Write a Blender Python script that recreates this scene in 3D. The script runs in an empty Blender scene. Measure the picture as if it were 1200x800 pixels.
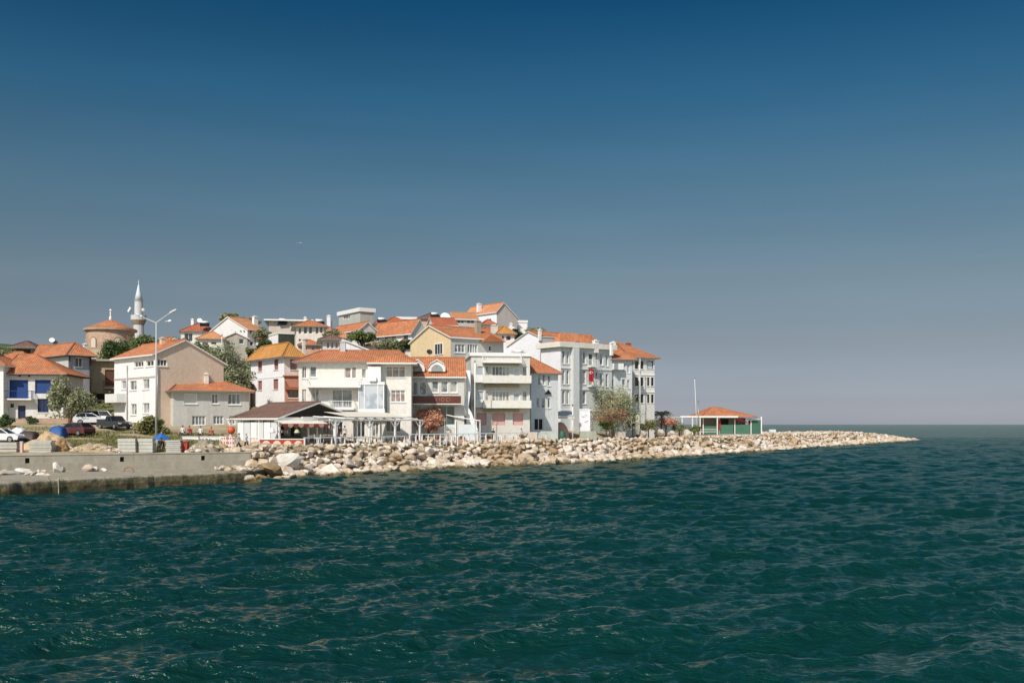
import bpy, bmesh, math, random
import numpy as np
from mathutils import Vector, Matrix, noise
R = math.radians
rnd = random.Random(7)
# ------------------------------------------------------------------ camera
F = 1167.0            # focal length in photo pixels (photo 1200 wide)
HZ = 497.0            # horizon row
EYE = 5.0
scene = bpy.context.scene
cam = bpy.data.objects.new('camera', bpy.data.cameras.new('camera'))
scene.collection.objects.link(cam)
cam.location = (0, 0, EYE)
cam.rotation_euler = (R(90), 0, 0)
cam.data.sensor_width = 36; cam.data.lens = 36 * F / 1200
cam.data.shift_y = (HZ - 400) / 1200
cam.data.clip_start = 0.5; cam.data.clip_end = 60000
scene.camera = cam
# ------------------------------------------------------------------ sky + sun
SUN = Vector((-0.40, -0.92, 0.95)).normalized()     # direction towards the sun
world = bpy.data.worlds.new('World'); scene.world = world; world.use_nodes = True
wn = world.node_tree.nodes; wl = world.node_tree.links; wn.clear()
sky = wn.new('ShaderNodeTexSky'); sky.sky_type = 'NISHITA'; sky.sun_disc = False
sky.sun_elevation = math.asin(SUN.z); sky.sun_rotation = math.atan2(SUN.x, SUN.y)
sky.air_density = 1.0; sky.dust_density = 0.7; sky.ozone_density = 2.0
geo = wn.new('ShaderNodeTexCoord'); sep = wn.new('ShaderNodeSeparateXYZ')
wl.new(geo.outputs['Generated'], sep.inputs[0])
rmp = wn.new('ShaderNodeValToRGB'); cr = rmp.color_ramp
SKYR = [(0.0, (0.377, 0.398, 0.569)), (0.023, (0.284, 0.295, 0.416)), (0.081, (0.265, 0.247, 0.267)), (0.143, (0.276, 0.269, 0.254)), (0.219, (0.209, 0.276, 0.266)), (0.309, (0.092, 0.236, 0.274)), (0.389, (0.029, 0.165, 0.23)), (0.45, (0.03, 0.15, 0.17)), (0.7, (0.05, 0.17, 0.165)), (0.85, (0.3, 0.35, 0.36)), (1, (0.5, 0.5, 0.5))]
cr.elements[0].position = SKYR[0][0]; cr.elements[0].color = (*SKYR[0][1], 1)
cr.elements[1].position = 1; cr.elements[1].color = (*SKYR[-1][1], 1)
for q_, c_ in SKYR[1:-1]: e = cr.elements.new(q_); e.color = (*c_, 1)
wl.new(sep.outputs['Z'], rmp.inputs[0])
cn = wn.new('ShaderNodeTexNoise'); cn.inputs['Scale'].default_value = 3.0; cn.inputs['Detail'].default_value = 6
cmp_ = wn.new('ShaderNodeMapping'); cmp_.inputs['Scale'].default_value = (1, 1, 9); wl.new(geo.outputs['Generated'], cmp_.inputs[0]); wl.new(cmp_.outputs[0], cn.inputs['Vector'])
cw = wn.new('ShaderNodeMapRange'); cw.inputs[1].default_value = .35; cw.inputs[2].default_value = .75; cw.inputs[3].default_value = .985; cw.inputs[4].default_value = 1.06; wl.new(cn.outputs[0], cw.inputs[0])
mul = wn.new('ShaderNodeMixRGB'); mul.blend_type = 'MULTIPLY'; mul.inputs[0].default_value = 1
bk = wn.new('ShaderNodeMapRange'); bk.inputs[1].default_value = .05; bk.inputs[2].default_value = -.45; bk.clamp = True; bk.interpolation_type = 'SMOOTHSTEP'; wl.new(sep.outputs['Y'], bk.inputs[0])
bmx = wn.new('ShaderNodeMixRGB'); bmx.inputs[2].default_value = (.78, .77, .74, 1); wl.new(bk.outputs[0], bmx.inputs[0]); wl.new(rmp.outputs[0], bmx.inputs[1])  # unseen sky behind the camera is brightened to fill the facades
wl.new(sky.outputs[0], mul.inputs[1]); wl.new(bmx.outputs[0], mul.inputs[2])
bg = wn.new('ShaderNodeBackground'); bg.inputs[1].default_value = 0.15
wo = wn.new('ShaderNodeOutputWorld')
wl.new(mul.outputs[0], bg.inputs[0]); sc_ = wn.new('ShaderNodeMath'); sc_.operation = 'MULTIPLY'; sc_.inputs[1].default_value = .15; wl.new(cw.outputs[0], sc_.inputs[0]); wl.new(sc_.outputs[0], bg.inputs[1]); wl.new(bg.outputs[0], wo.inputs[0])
sl = bpy.data.lights.new('sun', 'SUN'); sl.energy = 3.75; sl.angle = R(0.55); sl.color = (1.0, 0.94, 0.86)
so = bpy.data.objects.new('sun', sl); scene.collection.objects.link(so)
so.rotation_euler = SUN.to_track_quat('Z', 'Y').to_euler(); so.location = (-60, -50, 80)
scene.view_settings.view_transform = 'Standard'; scene.view_settings.look = 'None'
scene.view_settings.exposure = 0.28; scene.view_settings.gamma = 1.0
scene.view_settings.use_curve_mapping = False
scene.cycles.max_bounces = 6; scene.cycles.sample_clamp_direct = 1.6; scene.cycles.sample_clamp_indirect = 4.0

# ------------------------------------------------------------------ helpers
COL = scene.collection
def tag(o, label=None, cat=None, group=None, kind=None):
    if label: o['label'] = label
    if cat: o['category'] = cat
    if group: o['group'] = group
    if kind: o['kind'] = kind
    return o
def P(px, py, Y):
    return Vector(((px - 600) / F * Y, Y, EYE + (HZ - py) / F * Y))
def lin(h):
    h = h.lstrip('#'); c = [int(h[i:i+2], 16) / 255 for i in (0, 2, 4)]
    return [((v + .055) / 1.055) ** 2.4 if v > .04045 else v / 12.92 for v in c]

class MB:
    def __init__(s): s.v = []; s.f = []; s.m = []; s.uv = []; s.sm = False
    def face(s, pts, m=0, uv=None):
        i = len(s.v); s.v += [tuple(p) for p in pts]; s.f.append(list(range(i, i + len(pts)))); s.m.append(m)
        s.uv.append(uv)
        return s
    def box(s, x0, x1, y0, y1, z0, z1, m=0):
        if x0 > x1: x0, x1 = x1, x0
        if y0 > y1: y0, y1 = y1, y0
        if z0 > z1: z0, z1 = z1, z0
        return s.hexa([(x0,y0,z0),(x1,y0,z0),(x1,y1,z0),(x0,y1,z0)], [(x0,y0,z1),(x1,y0,z1),(x1,y1,z1),(x0,y1,z1)], m)
    def hexa(s, b, t, m=0):
        i = len(s.v); s.v += [tuple(p) for p in b] + [tuple(p) for p in t]; n = len(b)
        s.f.append([i + k for k in range(n)][::-1]); s.f.append([i + n + k for k in range(n)])
        for k in range(n): s.f.append([i + k, i + (k+1) % n, i + n + (k+1) % n, i + n + k])
        s.m += [m] * (n + 2); s.uv += [None] * (n + 2)
        return s
    def prism_y(s, poly, y0, y1, m=0):      # poly in x,z
        return s.hexa([(x, y0, z) for x, z in poly], [(x, y1, z) for x, z in poly], m)
    def prism_x(s, poly, x0, x1, m=0):      # poly in y,z
        return s.hexa([(x0, y, z) for y, z in poly], [(x1, y, z) for y, z in poly], m)
    def tube(s, p, q, r0, r1=None, n=8, m=0):
        if r1 is None: r1 = r0
        p = Vector(p); q = Vector(q); d = (q - p)
        if d.length < 1e-6: return s
        d.normalize(); a = d.orthogonal().normalized(); b = d.cross(a)
        bt = [p + (a * math.cos(t) + b * math.sin(t)) * r0 for t in [2*math.pi*k/n for k in range(n)]]
        tp = [q + (a * math.cos(t) + b * math.sin(t)) * r1 for t in [2*math.pi*k/n for k in range(n)]]
        return s.hexa(bt, tp, m)
    def lathe(s, prof, n=20, c=(0,0,0), m=0, a0=0):   # prof: (r,z) list
        i = len(s.v)
        for r, z in prof:
            for k in range(n):
                t = 2*math.pi*k/n + a0; s.v.append((c[0] + r*math.cos(t), c[1] + r*math.sin(t), c[2] + z))
        for j in range(len(prof) - 1):
            for k in range(n):
                s.f.append([i+j*n+k, i+j*n+(k+1)%n, i+(j+1)*n+(k+1)%n, i+(j+1)*n+k]); s.m.append(m); s.uv.append(None)
        s.f.append([i+k for k in range(n)][::-1]); s.m.append(m); s.uv.append(None)
        s.f.append([i+(len(prof)-1)*n+k for k in range(n)]); s.m.append(m); s.uv.append(None)
        return s
    def ball(s, c, r, m=0, n=10):
        if not hasattr(r, '__len__'): r = (r, r, r)
        i = len(s.v); h = n // 2
        for j in range(h + 1):
            ph = math.pi * j / h
            for k in range(n):
                t = 2*math.pi*k/n
                s.v.append((c[0]+r[0]*math.sin(ph)*math.cos(t), c[1]+r[1]*math.sin(ph)*math.sin(t), c[2]-r[2]*math.cos(ph)))
        for j in range(h):
            for k in range(n):
                s.f.append([i+j*n+k, i+j*n+(k+1)%n, i+(j+1)*n+(k+1)%n, i+(j+1)*n+k]); s.m.append(m); s.uv.append(None)
        return s
    def build(s, name, mats, parent=None, smooth=False, loc=None, rz=0):
        me = bpy.data.meshes.new(name); me.from_pydata(s.v, [], s.f)
        if not isinstance(mats, (list, tuple)): mats = [mats]
        for m in mats: me.materials.append(m)
        me.polygons.foreach_set('material_index', s.m)
        if any(u is not None for u in s.uv):
            ul = me.uv_layers.new(name='UVMap')
            for p, u in zip(me.polygons, s.uv):
                if u is not None:
                    for li, c in zip(p.loop_indices, u): ul.data[li].uv = c
        if smooth: me.polygons.foreach_set('use_smooth', [True] * len(me.polygons))
        o = bpy.data.objects.new(name, me); COL.objects.link(o)
        if parent: o.parent = parent
        if loc: o.location = loc
        if rz: o.rotation_euler = (0, 0, rz)
        return o
def thing(name, label, cat, loc=(0,0,0), rz=0, group=None):
    o = bpy.data.objects.new(name, None); COL.objects.link(o); o.empty_display_size = 0.5
    o.location = loc; o.rotation_euler = (0, 0, rz); tag(o, label, cat, group)
    return o
def kids(o, allobj=None): return [c for c in bpy.data.objects if c.parent is o]
def copy_tree(o, parent=None):
    c = o.copy(); COL.objects.link(c)
    if parent: c.parent = parent
    for ch in kids(o): copy_tree(ch, c)
    return c

# ------------------------------------------------------------------ materials
class NT:
    def __init__(s, name):
        s.mat = bpy.data.materials.new(name); s.mat.use_nodes = True
        s.n = s.mat.node_tree.nodes; s.l = s.mat.node_tree.links
        s.b = s.n['Principled BSDF']; s.out = s.n['Material Output']
    def new(s, t, **k):
        n = s.n.new(t)
        for a, v in k.items(): setattr(n, a, v)
        return n
    def noise(s, scale, detail=4, rough=.55, vec=None, sc=None):
        n = s.new('ShaderNodeTexNoise'); n.inputs['Scale'].default_value = scale
        n.inputs['Detail'].default_value = detail; n.inputs['Roughness'].default_value = rough
        if sc is not None:
            mp = s.new('ShaderNodeMapping'); mp.inputs['Scale'].default_value = sc
            s.l.new(vec or s.pos(), mp.inputs[0]); vec = mp.outputs[0]
        s.l.new(vec or s.pos(), n.inputs['Vector']); return n.outputs['Fac']
    def pos(s):
        if not hasattr(s, '_p'): s._p = s.new('ShaderNodeNewGeometry')
        return s._p.outputs['Position']
    def ramp(s, fac, stops):
        r = s.new('ShaderNodeValToRGB'); cr = r.color_ramp
        cr.elements[0].position = stops[0][0]; cr.elements[0].color = (*stops[0][1], 1)
        cr.elements[1].position = stops[-1][0]; cr.elements[1].color = (*stops[-1][1], 1)
        for p, c in stops[1:-1]: e = cr.elements.new(p); e.color = (*c, 1)
        s.l.new(fac, r.inputs[0]); return r.outputs[0]
    def mix(s, a, b, fac, mode='MIX'):
        m = s.new('ShaderNodeMixRGB', blend_type=mode)
        for i, x in ((0, fac), (1, a), (2, b)):
            if isinstance(x, (int, float)): m.inputs[i].default_value = x if i == 0 else (x, x, x, 1)
            elif isinstance(x, (tuple, list)): m.inputs[i].default_value = (*x[:3], 1)
            else: s.l.new(x, m.inputs[i])
        return m.outputs[0]
    def math(s, op, a, b=0.0):
        m = s.new('ShaderNodeMath', operation=op)
        for i, x in ((0, a), (1, b)):
            if isinstance(x, (int, float)): m.inputs[i].default_value = x
            else: s.l.new(x, m.inputs[i])
        return m.outputs[0]
    def bump(s, h, strength=.3, dist=.05):
        b = s.new('ShaderNodeBump'); b.inputs['Strength'].default_value = strength; b.inputs['Distance'].default_value = dist
        s.l.new(h, b.inputs['Height']); s.l.new(b.outputs[0], s.b.inputs['Normal'])
    def set(s, **k):
        for a, v in k.items():
            a = {'rough': 'Roughness', 'metal': 'Metallic', 'color': 'Base Color', 'spec': 'Specular IOR Level', 'ior': 'IOR'}[a]
            if isinstance(v, (tuple, list)): v = (*v[:3], 1)
            if isinstance(v, (int, float, tuple)): s.b.inputs[a].default_value = v
            else: s.l.new(v, s.b.inputs[a])
        return s
_mc = {}
def stucco(h, dirt=.35):
    dirt *= .6
    if ('st', h, dirt) in _mc: return _mc['st', h, dirt]
    t = NT('stucco_' + h); c = lin(h)
    big = t.noise(.35, 5, .6); fine = t.noise(3.0, 5, .7); streak = t.noise(1.0, 4, .6, sc=(1.6, 1.6, .16))
    col = t.mix([v * .86 for v in c], [min(1, v * 1.06) for v in c], big)
    st = t.ramp(streak, [(.42, (0, 0, 0)), (.72, (1, 1, 1))])
    col = t.mix(col, [v * (1 - dirt) * w for v, w in zip(c, (1, .96, .9))], t.math('MULTIPLY', st, .75))
    f2 = t.ramp(fine, [(.35, (.88,) * 3), (.65, (1.04,) * 3)])
    col = t.mix(col, f2, 1.0, 'MULTIPLY')
    t.set(color=col, rough=.9, spec=.2); t.bump(t.noise(14, 4), .35, .02)
    _mc['st', h, dirt] = t.mat; return t.mat
def flat(h, rough=.6, var=.15, metal=0, spec=.4, scale=2.5):
    k = ('fl', h, rough, var, metal)
    if k in _mc: return _mc[k]
    t = NT('paint_' + h); c = lin(h); n = t.noise(scale, 4)
    t.set(color=t.mix([v * (1 - var) for v in c], [min(1, v * (1 + var)) for v in c], n), rough=rough, metal=metal, spec=spec)
    _mc[k] = t.mat; return t.mat
def tiles(name, h1, h2, h3):
    t = NT(name); uv = t.new('ShaderNodeUVMap'); sp = t.new('ShaderNodeSeparateXYZ'); t.l.new(uv.outputs[0], sp.inputs[0])
    u = t.math('DIVIDE', sp.outputs[0], .27); v = t.math('DIVIDE', sp.outputs[1], .36)
    fu = t.math('FLOOR', u); fv = t.math('FLOOR', v); cb = t.new('ShaderNodeCombineXYZ')
    t.l.new(fu, cb.inputs[0]); t.l.new(fv, cb.inputs[1])
    wn_ = t.new('ShaderNodeTexWhiteNoise'); t.l.new(cb.outputs[0], wn_.inputs['Vector'])
    col = t.mix(lin(h1), lin(h2), wn_.outputs['Value'])
    lich = t.ramp(t.noise(.9, 6, .7), [(.45, (0,)*3), (.68, (1,)*3)])
    col = t.mix(col, lin(h3), t.math('MULTIPLY', lich, .85))
    wear = t.ramp(t.noise(.25, 4, .6), [(.3, (.82,)*3), (.7, (1.1,)*3)])
    col = t.mix(col, wear, 1.0, 'MULTIPLY')
    su = t.math('SINE', t.math('MULTIPLY', u, 2*math.pi)); fr = t.math('FRACT', v)
    gap = t.ramp(fr, [(0, (.62,)*3), (.12, (1,)*3), (1, (1,)*3)])
    col = t.mix(col, gap, .8, 'MULTIPLY')
    gr = t.ramp(t.math('ADD', t.math('MULTIPLY', su, .5), .5), [(0, (.72,)*3), (.5, (1,)*3)])
    col = t.mix(col, gr, .8, 'MULTIPLY')
    t.set(color=col, rough=.85, spec=.2)
    t.bump(t.math('ADD', t.math('MULTIPLY', su, .5), t.math('MULTIPLY', fr, -.5)), .9, .06)
    return t.mat
TILE = tiles('tiles_orange', 'd08a62', 'b86c42', '9c785f')
TILEY = tiles('tiles_amber', 'cf9752', 'c58440', 'a88058')
TILER = tiles('tiles_red', 'c47252', 'b05e42', '946858')
TILEP = tiles('tiles_pale', 'd8986a', 'c88458', 'b09078')
TILEB = tiles('tiles_brown', '8a6a5c', '75564a', '6a6058')
WHITE = stucco('ebe8e4', .22); CREAM = stucco('e2dcd0', .25); GREYW = stucco('d0cdc6'); LGREY = stucco('bfc0bd')
MAUVE = stucco('a9a3a6'); TAN = stucco('d4c0aa', .15); YELLOW = stucco('d9c49c', .2); STONE = stucco('b8a48c', .5); PINKST = stucco('c79e88', .4)
WPAINT = flat('e4e2dc', .5, .06); WTRIM = flat('dad8d2', .6, .1); DARK = flat('2a2724', .8); BROWN = flat('5a3b2a', .8, .25)
BLUE = flat('173a72', .6); NAVY = flat('1c2748', .5); RED = flat('a4372b', .6, .2); STEEL = flat('9a9c9c', .4, .1, .6); CONC = flat('a39c90', .9, .2, scale=1.2)
RUST = flat('9c5a3a', .9, .3); GREENP = flat('4f7a62', .6, .2); BLACK = flat('171615', .7)
def glassm(name, h, rough=.12, cur=None):
    t = NT(name); c = lin(h)
    n = t.noise(.9, 2)
    c2 = lin(cur) if cur else [v * 1.8 for v in c]
    fac = t.ramp(n, [(.45, (0,)*3), (.55, (1,)*3)])
    t.set(color=t.mix(c, c2, fac), rough=rough, spec=.6); return t.mat
GDARK = glassm('glass_dark', '2b3033'); GCUR = glassm('glass_curtained', '5d6264', .2, 'a3a29c'); GLIGHT = glassm('glass_light', '98a2aa', .15, 'b9bdc0')
GBROWN = glassm('glass_brown_curtain', '7d6a64', .3, '96857d'); GGREEN = glassm('glass_green', '27393a', .1); SHUT = flat('93625a', .8, .15); PINK = flat('c39a92', .8, .12)
GGREY = glassm('glass_grey', '6d706f', .2, '8b8f8e'); GBLACK = glassm('glass_black', '131416', .15)

# ------------------------------------------------------------------ terrain
def W(px, py): Y = EYE * F / (py - HZ); return ((px - 600) / F * Y, Y)
SHORE = [(-75, -20), (-62, 26), W(0, 583), W(60, 578.5), W(180, 571), W(286, 565), W(300, 563), W(360, 558), W(420, 555), W(480, 552), W(500, 550.5), W(560, 547),
         W(640, 544.5), W(700, 540.5), W(740, 538), W(800, 535), W(840, 531.5), W(870, 530), W(900, 528.5), W(950, 524), W(1000, 521), W(1040, 518.6), W(1075, 515.8)]
TIP = SHORE[-1]
BACK = [(TIP[0]-3, TIP[1]+7), (112, 318), (92, 283), (74, 252), (58, 232), (46, 222), (30, 222), (14, 236), (-10, 280), (-60, 340), (-250, 420), (-600, 430), (-600, -20)]
POLY = np.array(SHORE + BACK)
WA = np.array([-43.2, 84.0]); WB = np.array([-25.5, 93.2]); WD = (WB - WA) / np.linalg.norm(WB - WA); WNn = np.array([-WD[1], WD[0]])
def sdist(X, Y):
    X = np.asarray(X, float); Y = np.asarray(Y, float)
    d = np.full(X.shape, 1e9); ins = np.zeros(X.shape, bool); n = len(POLY)
    for i in range(n):
        a = POLY[i]; b = POLY[(i+1) % n]; e_ = b - a
        t = np.clip(((X-a[0])*e_[0] + (Y-a[1])*e_[1]) / (e_ @ e_), 0, 1)
        d = np.minimum(d, np.hypot(X-a[0]-t*e_[0], Y-a[1]-t*e_[1]))
        c = ((a[1] > Y) != (b[1] > Y)) & (X < (b[0]-a[0]) * (Y-a[1]) / (b[1]-a[1] + 1e-12) + a[0])
        ins ^= c
    return np.where(ins, d, -d)
def sm(t): t = np.clip(t, 0, 1); return t*t*(3-2*t)
def H(X, Y):
    X = np.asarray(X, float); Y = np.asarray(Y, float); s = sdist(X, Y)
    jet = sm((X - 48) / 60)
    top = 2.75 + .02 * np.clip(s - 5, 0, 30)
    z = np.where(s < 4.2, -0.5 + (top + .5) * sm(np.clip(s, 0, 4.2) / 4.2 * .5 + .0) * 2.0, top)
    z = np.where(s < 4.2, np.minimum(z, top), z)
    tipf = np.clip((322 - Y) / 70, 0.12, 1); z = np.where(X > 60, -0.5 + (z + .5) * tipf ** .6, z)
    z = z + 2.9 * sm((Y - 92) / 42) * sm((-20 - X) / 16) * (s > 5)
    hill = 14.0 * sm((Y - 128) / 72) * sm((24 - X) / 38) * sm((330 - Y) / 90) + 0
    hill = hill * (1 - .42 * sm((-42 - X) / 34))
    z = z + hill * (s > 8)
    t = (X - WA[0]) * WNn[0] + (Y - WA[1]) * WNn[1]
    px = X / np.maximum(Y, 1) * F + 600
    q = (px < 296) & (t < 0.5)
    z = np.where(q, np.minimum(z, 0.45), z)
    q2 = (px < 296) & (t >= 0.5)
    z = np.where(q2, 2.2 + .2*sm(t/3) + np.clip(z - 2.85, 0, 99), z)
    z = np.where(s < 0, np.maximum(-3, s * .5 - .5), z)
    return z
def inland(px, d):
    Y = np.arange(80, 320, .1); s = sdist((px-600)/F*Y, Y); return float(Y[np.argmax(s > d)])
def gz(x, y): return float(H(np.array([x]), np.array([y]))[0])
# ground materials
def ground_mat():
    t = NT('ground'); n = t.noise(.25, 8, .65); n2 = t.noise(3, 6, .7)
    sp = t.new('ShaderNodeSeparateXYZ'); t.l.new(t.pos(), sp.inputs[0])
    col = t.ramp(n, [(.35, lin('8a8064')), (.5, lin('a8987c')), (.65, lin('b5a68e'))])
    col = t.mix(col, t.ramp(t.noise(.6, 6, .7), [(.3, lin('4d5636')), (.7, lin('7d7c54'))]), t.ramp(t.math('MULTIPLY', sp.outputs[2], .1), [(.5, (0,)*3), (.75, (1,)*3)]))
    col = t.mix(lin('6b5d49'), col, t.ramp(t.math('MULTIPLY', sp.outputs[2], .25), [(.5, (0,)*3), (.62, (1,)*3)]))
    col = t.mix(col, t.ramp(n2, [(.3, (.7,)*3), (.7, (1.1,)*3)]), 1, 'MULTIPLY')
    t.set(color=col, rough=.95, spec=.1); t.bump(n2, .6, .08); return t.mat
def terrain():
    xs = np.concatenate([np.linspace(-600, -150, 30)[:-1], np.arange(-150, 135, 1.1)]); ys = np.concatenate([np.arange(20, 330, 1.1), np.linspace(331, 430, 14)])
    X, Y = np.meshgrid(xs, ys); Z = H(X, Y)
    Z += np.where(Z > 2.5, .06 * np.sin(X*1.3+Y*.7) * np.sin(Y*1.1), 0)
    v = np.stack([X, Y, Z], -1).reshape(-1, 3); nx = len(xs); f = []
    keep = (Z > -2.9)
    for j in range(len(ys) - 1):
        for i in range(nx - 1):
            if keep[j, i] or keep[j+1, i+1] or keep[j, i+1] or keep[j+1, i]: a = j*nx+i; f.append((a, a+1, a+nx+1, a+nx))
    me = bpy.data.meshes.new('ground'); me.from_pydata(v.tolist(), [], f); me.materials.append(ground_mat())
    me.polygons.foreach_set('use_smooth', [True]*len(f))
    o = bpy.data.objects.new('ground', me); COL.objects.link(o); tag(o, kind='structure')
terrain()
# far wooded ridge at the left edge
def far_hill():
    t = NT('far_hill'); n = t.noise(.05, 8, .7)
    t.set(color=t.ramp(n, [(.35, lin('3d4a34')), (.6, lin('5f6b4c')), (.75, lin('7a7a5c'))]), rough=1, spec=0); t.bump(t.noise(.12, 6), 1, 4)
    mb = MB(); xs = np.linspace(-900, -150, 90); ys = np.linspace(450, 900, 40); idx = {}
    for j, y in enumerate(ys):
        for i, x in enumerate(xs):
            z = 58 * math.sin(math.pi * j / (len(ys)-1)) ** .8 * float(sm((-232 - x) / 95)) 
            z *= 1 + .10 * noise.noise(Vector((x*.01, y*.012, 2))) + .05 * noise.noise(Vector((x*.06, y*.06, 5)))
            mb.v.append((x, y, z - 2))
    n_ = len(xs)
    for j in range(len(ys)-1):
        for i in range(n_-1): a = j*n_+i; mb.f.append([a, a+1, a+n_+1, a+n_]); mb.m.append(0); mb.uv.append(None)
    tag(mb.build('hills', t.mat, smooth=True), kind='structure')
far_hill()

# ------------------------------------------------------------------ water
def water():
    t = NT('sea')
    p = t.pos()
    n1 = t.noise(1.5, 4, .6, sc=(.6, 1.6, 1)); n2 = t.noise(7, 3, .6, sc=(.7, 1.5, 1)); n3 = t.noise(.36, 4, .6, sc=(.5, 1.5, 1))
    n4 = t.noise(.09, 3, .5, sc=(.5, 1.5, 1))
    h = t.math('ADD', t.math('MULTIPLY', n1, .5), t.math('ADD', t.math('MULTIPLY', n2, .12), t.math('ADD', t.math('MULTIPLY', n3, .35), t.math('MULTIPLY', n4, 1.6))))
    big = t.noise(.03, 3)
    col = t.ramp(big, [(.3, (.0004, .023, .0175)), (.7, (.0008, .030, .0245))])
    t.n.remove(t.b); df = t.new('ShaderNodeBsdfDiffuse'); gl = t.new('ShaderNodeBsdfGlossy'); gl.inputs['Roughness'].default_value = .11; gl.inputs['Color'].default_value = (.97, 1.0, .84, 1)
    t.l.new(col, df.inputs['Color']); fr = t.new('ShaderNodeFresnel'); fr.inputs['IOR'].default_value = 1.36
    fx = t.math('MINIMUM', t.math('MULTIPLY', t.math('POWER', fr.outputs[0], 1.1), 2.5), .62); mx = t.new('ShaderNodeMixShader'); t.l.new(fx, mx.inputs[0]); t.l.new(df.outputs[0], mx.inputs[1]); t.l.new(gl.outputs[0], mx.inputs[2]); t.l.new(mx.outputs[0], t.out.inputs[0])
    bm_ = t.new('ShaderNodeBump'); bm_.inputs['Strength'].default_value = 1.0; bm_.inputs['Distance'].default_value = .42; t.l.new(h, bm_.inputs['Height'])
    for q_ in (df, gl, fr): t.l.new(bm_.outputs[0], q_.inputs['Normal'])
    r = [9.0]; 
    while r[-1] < 25000: r.append(r[-1] * (1.0026 if r[-1] < 420 else 1.05))
    r = np.array(r)
    th = np.concatenate([-np.geomspace(.56, 1.45, 40)[::-1], np.linspace(-.55, .55, 680), np.geomspace(.56, 1.45, 40)])
    RR, TH = np.meshgrid(r, th, indexing='ij'); X = RR*np.sin(TH); Y = RR*np.cos(TH); Z = np.zeros_like(X); DX = np.zeros_like(X); DY = np.zeros_like(X)
    rg = np.random.RandomState(3); dr = np.maximum(RR * .0026, RR * .0018)
    N = 90
    for i in range(N):
        L = .32 * (5.5/.32) ** (i / (N-1)) * rg.uniform(.93, 1.07)
        k = 2*math.pi/L; ang = R(-70) + rg.normal() * (.42 if L > 1.2 else .7)
        dx, dy = math.cos(ang), math.sin(ang)
        st = .040 * (1.15 if 1.0 < L < 3.2 else (1.3 if L < 1 else .8)); a = st / k
        w = np.clip(L / (2.2*dr) - 1, 0, 1)
        gust = 1 + .35*np.sin(X*.11 + i) * np.sin(Y*.07 + 2*i)
        ph = k*(X*dx + Y*dy) + rg.uniform(0, 6.28)
        Z += a*w*gust*np.sin(ph); c = .9*a*w*gust*np.cos(ph); DX += c*dx; DY += c*dy
    sd = sdist(X[:], Y[:]) if False else None
    v = np.stack([X+DX, Y+DY, Z], -1).reshape(-1, 3); nr, nt = X.shape
    a = (np.arange(nr-1)[:, None]*nt + np.arange(nt-1)[None, :]).ravel()
    f = np.stack([a, a+1, a+nt+1, a+nt], -1)
    me = bpy.data.meshes.new('sea'); me.vertices.add(len(v)); me.vertices.foreach_set('co', v.ravel())
    me.loops.add(f.size); me.loops.foreach_set('vertex_index', f.ravel()); me.polygons.add(len(f))
    me.polygons.foreach_set('loop_start', np.arange(len(f))*4); me.polygons.foreach_set('loop_total', np.full(len(f), 4))
    me.polygons.foreach_set('use_smooth', [True]*len(f)); me.update(); me.validate()
    me.materials.append(t.mat); o = bpy.data.objects.new('sea', me); COL.objects.link(o); tag(o, kind='structure')
water()
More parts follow.
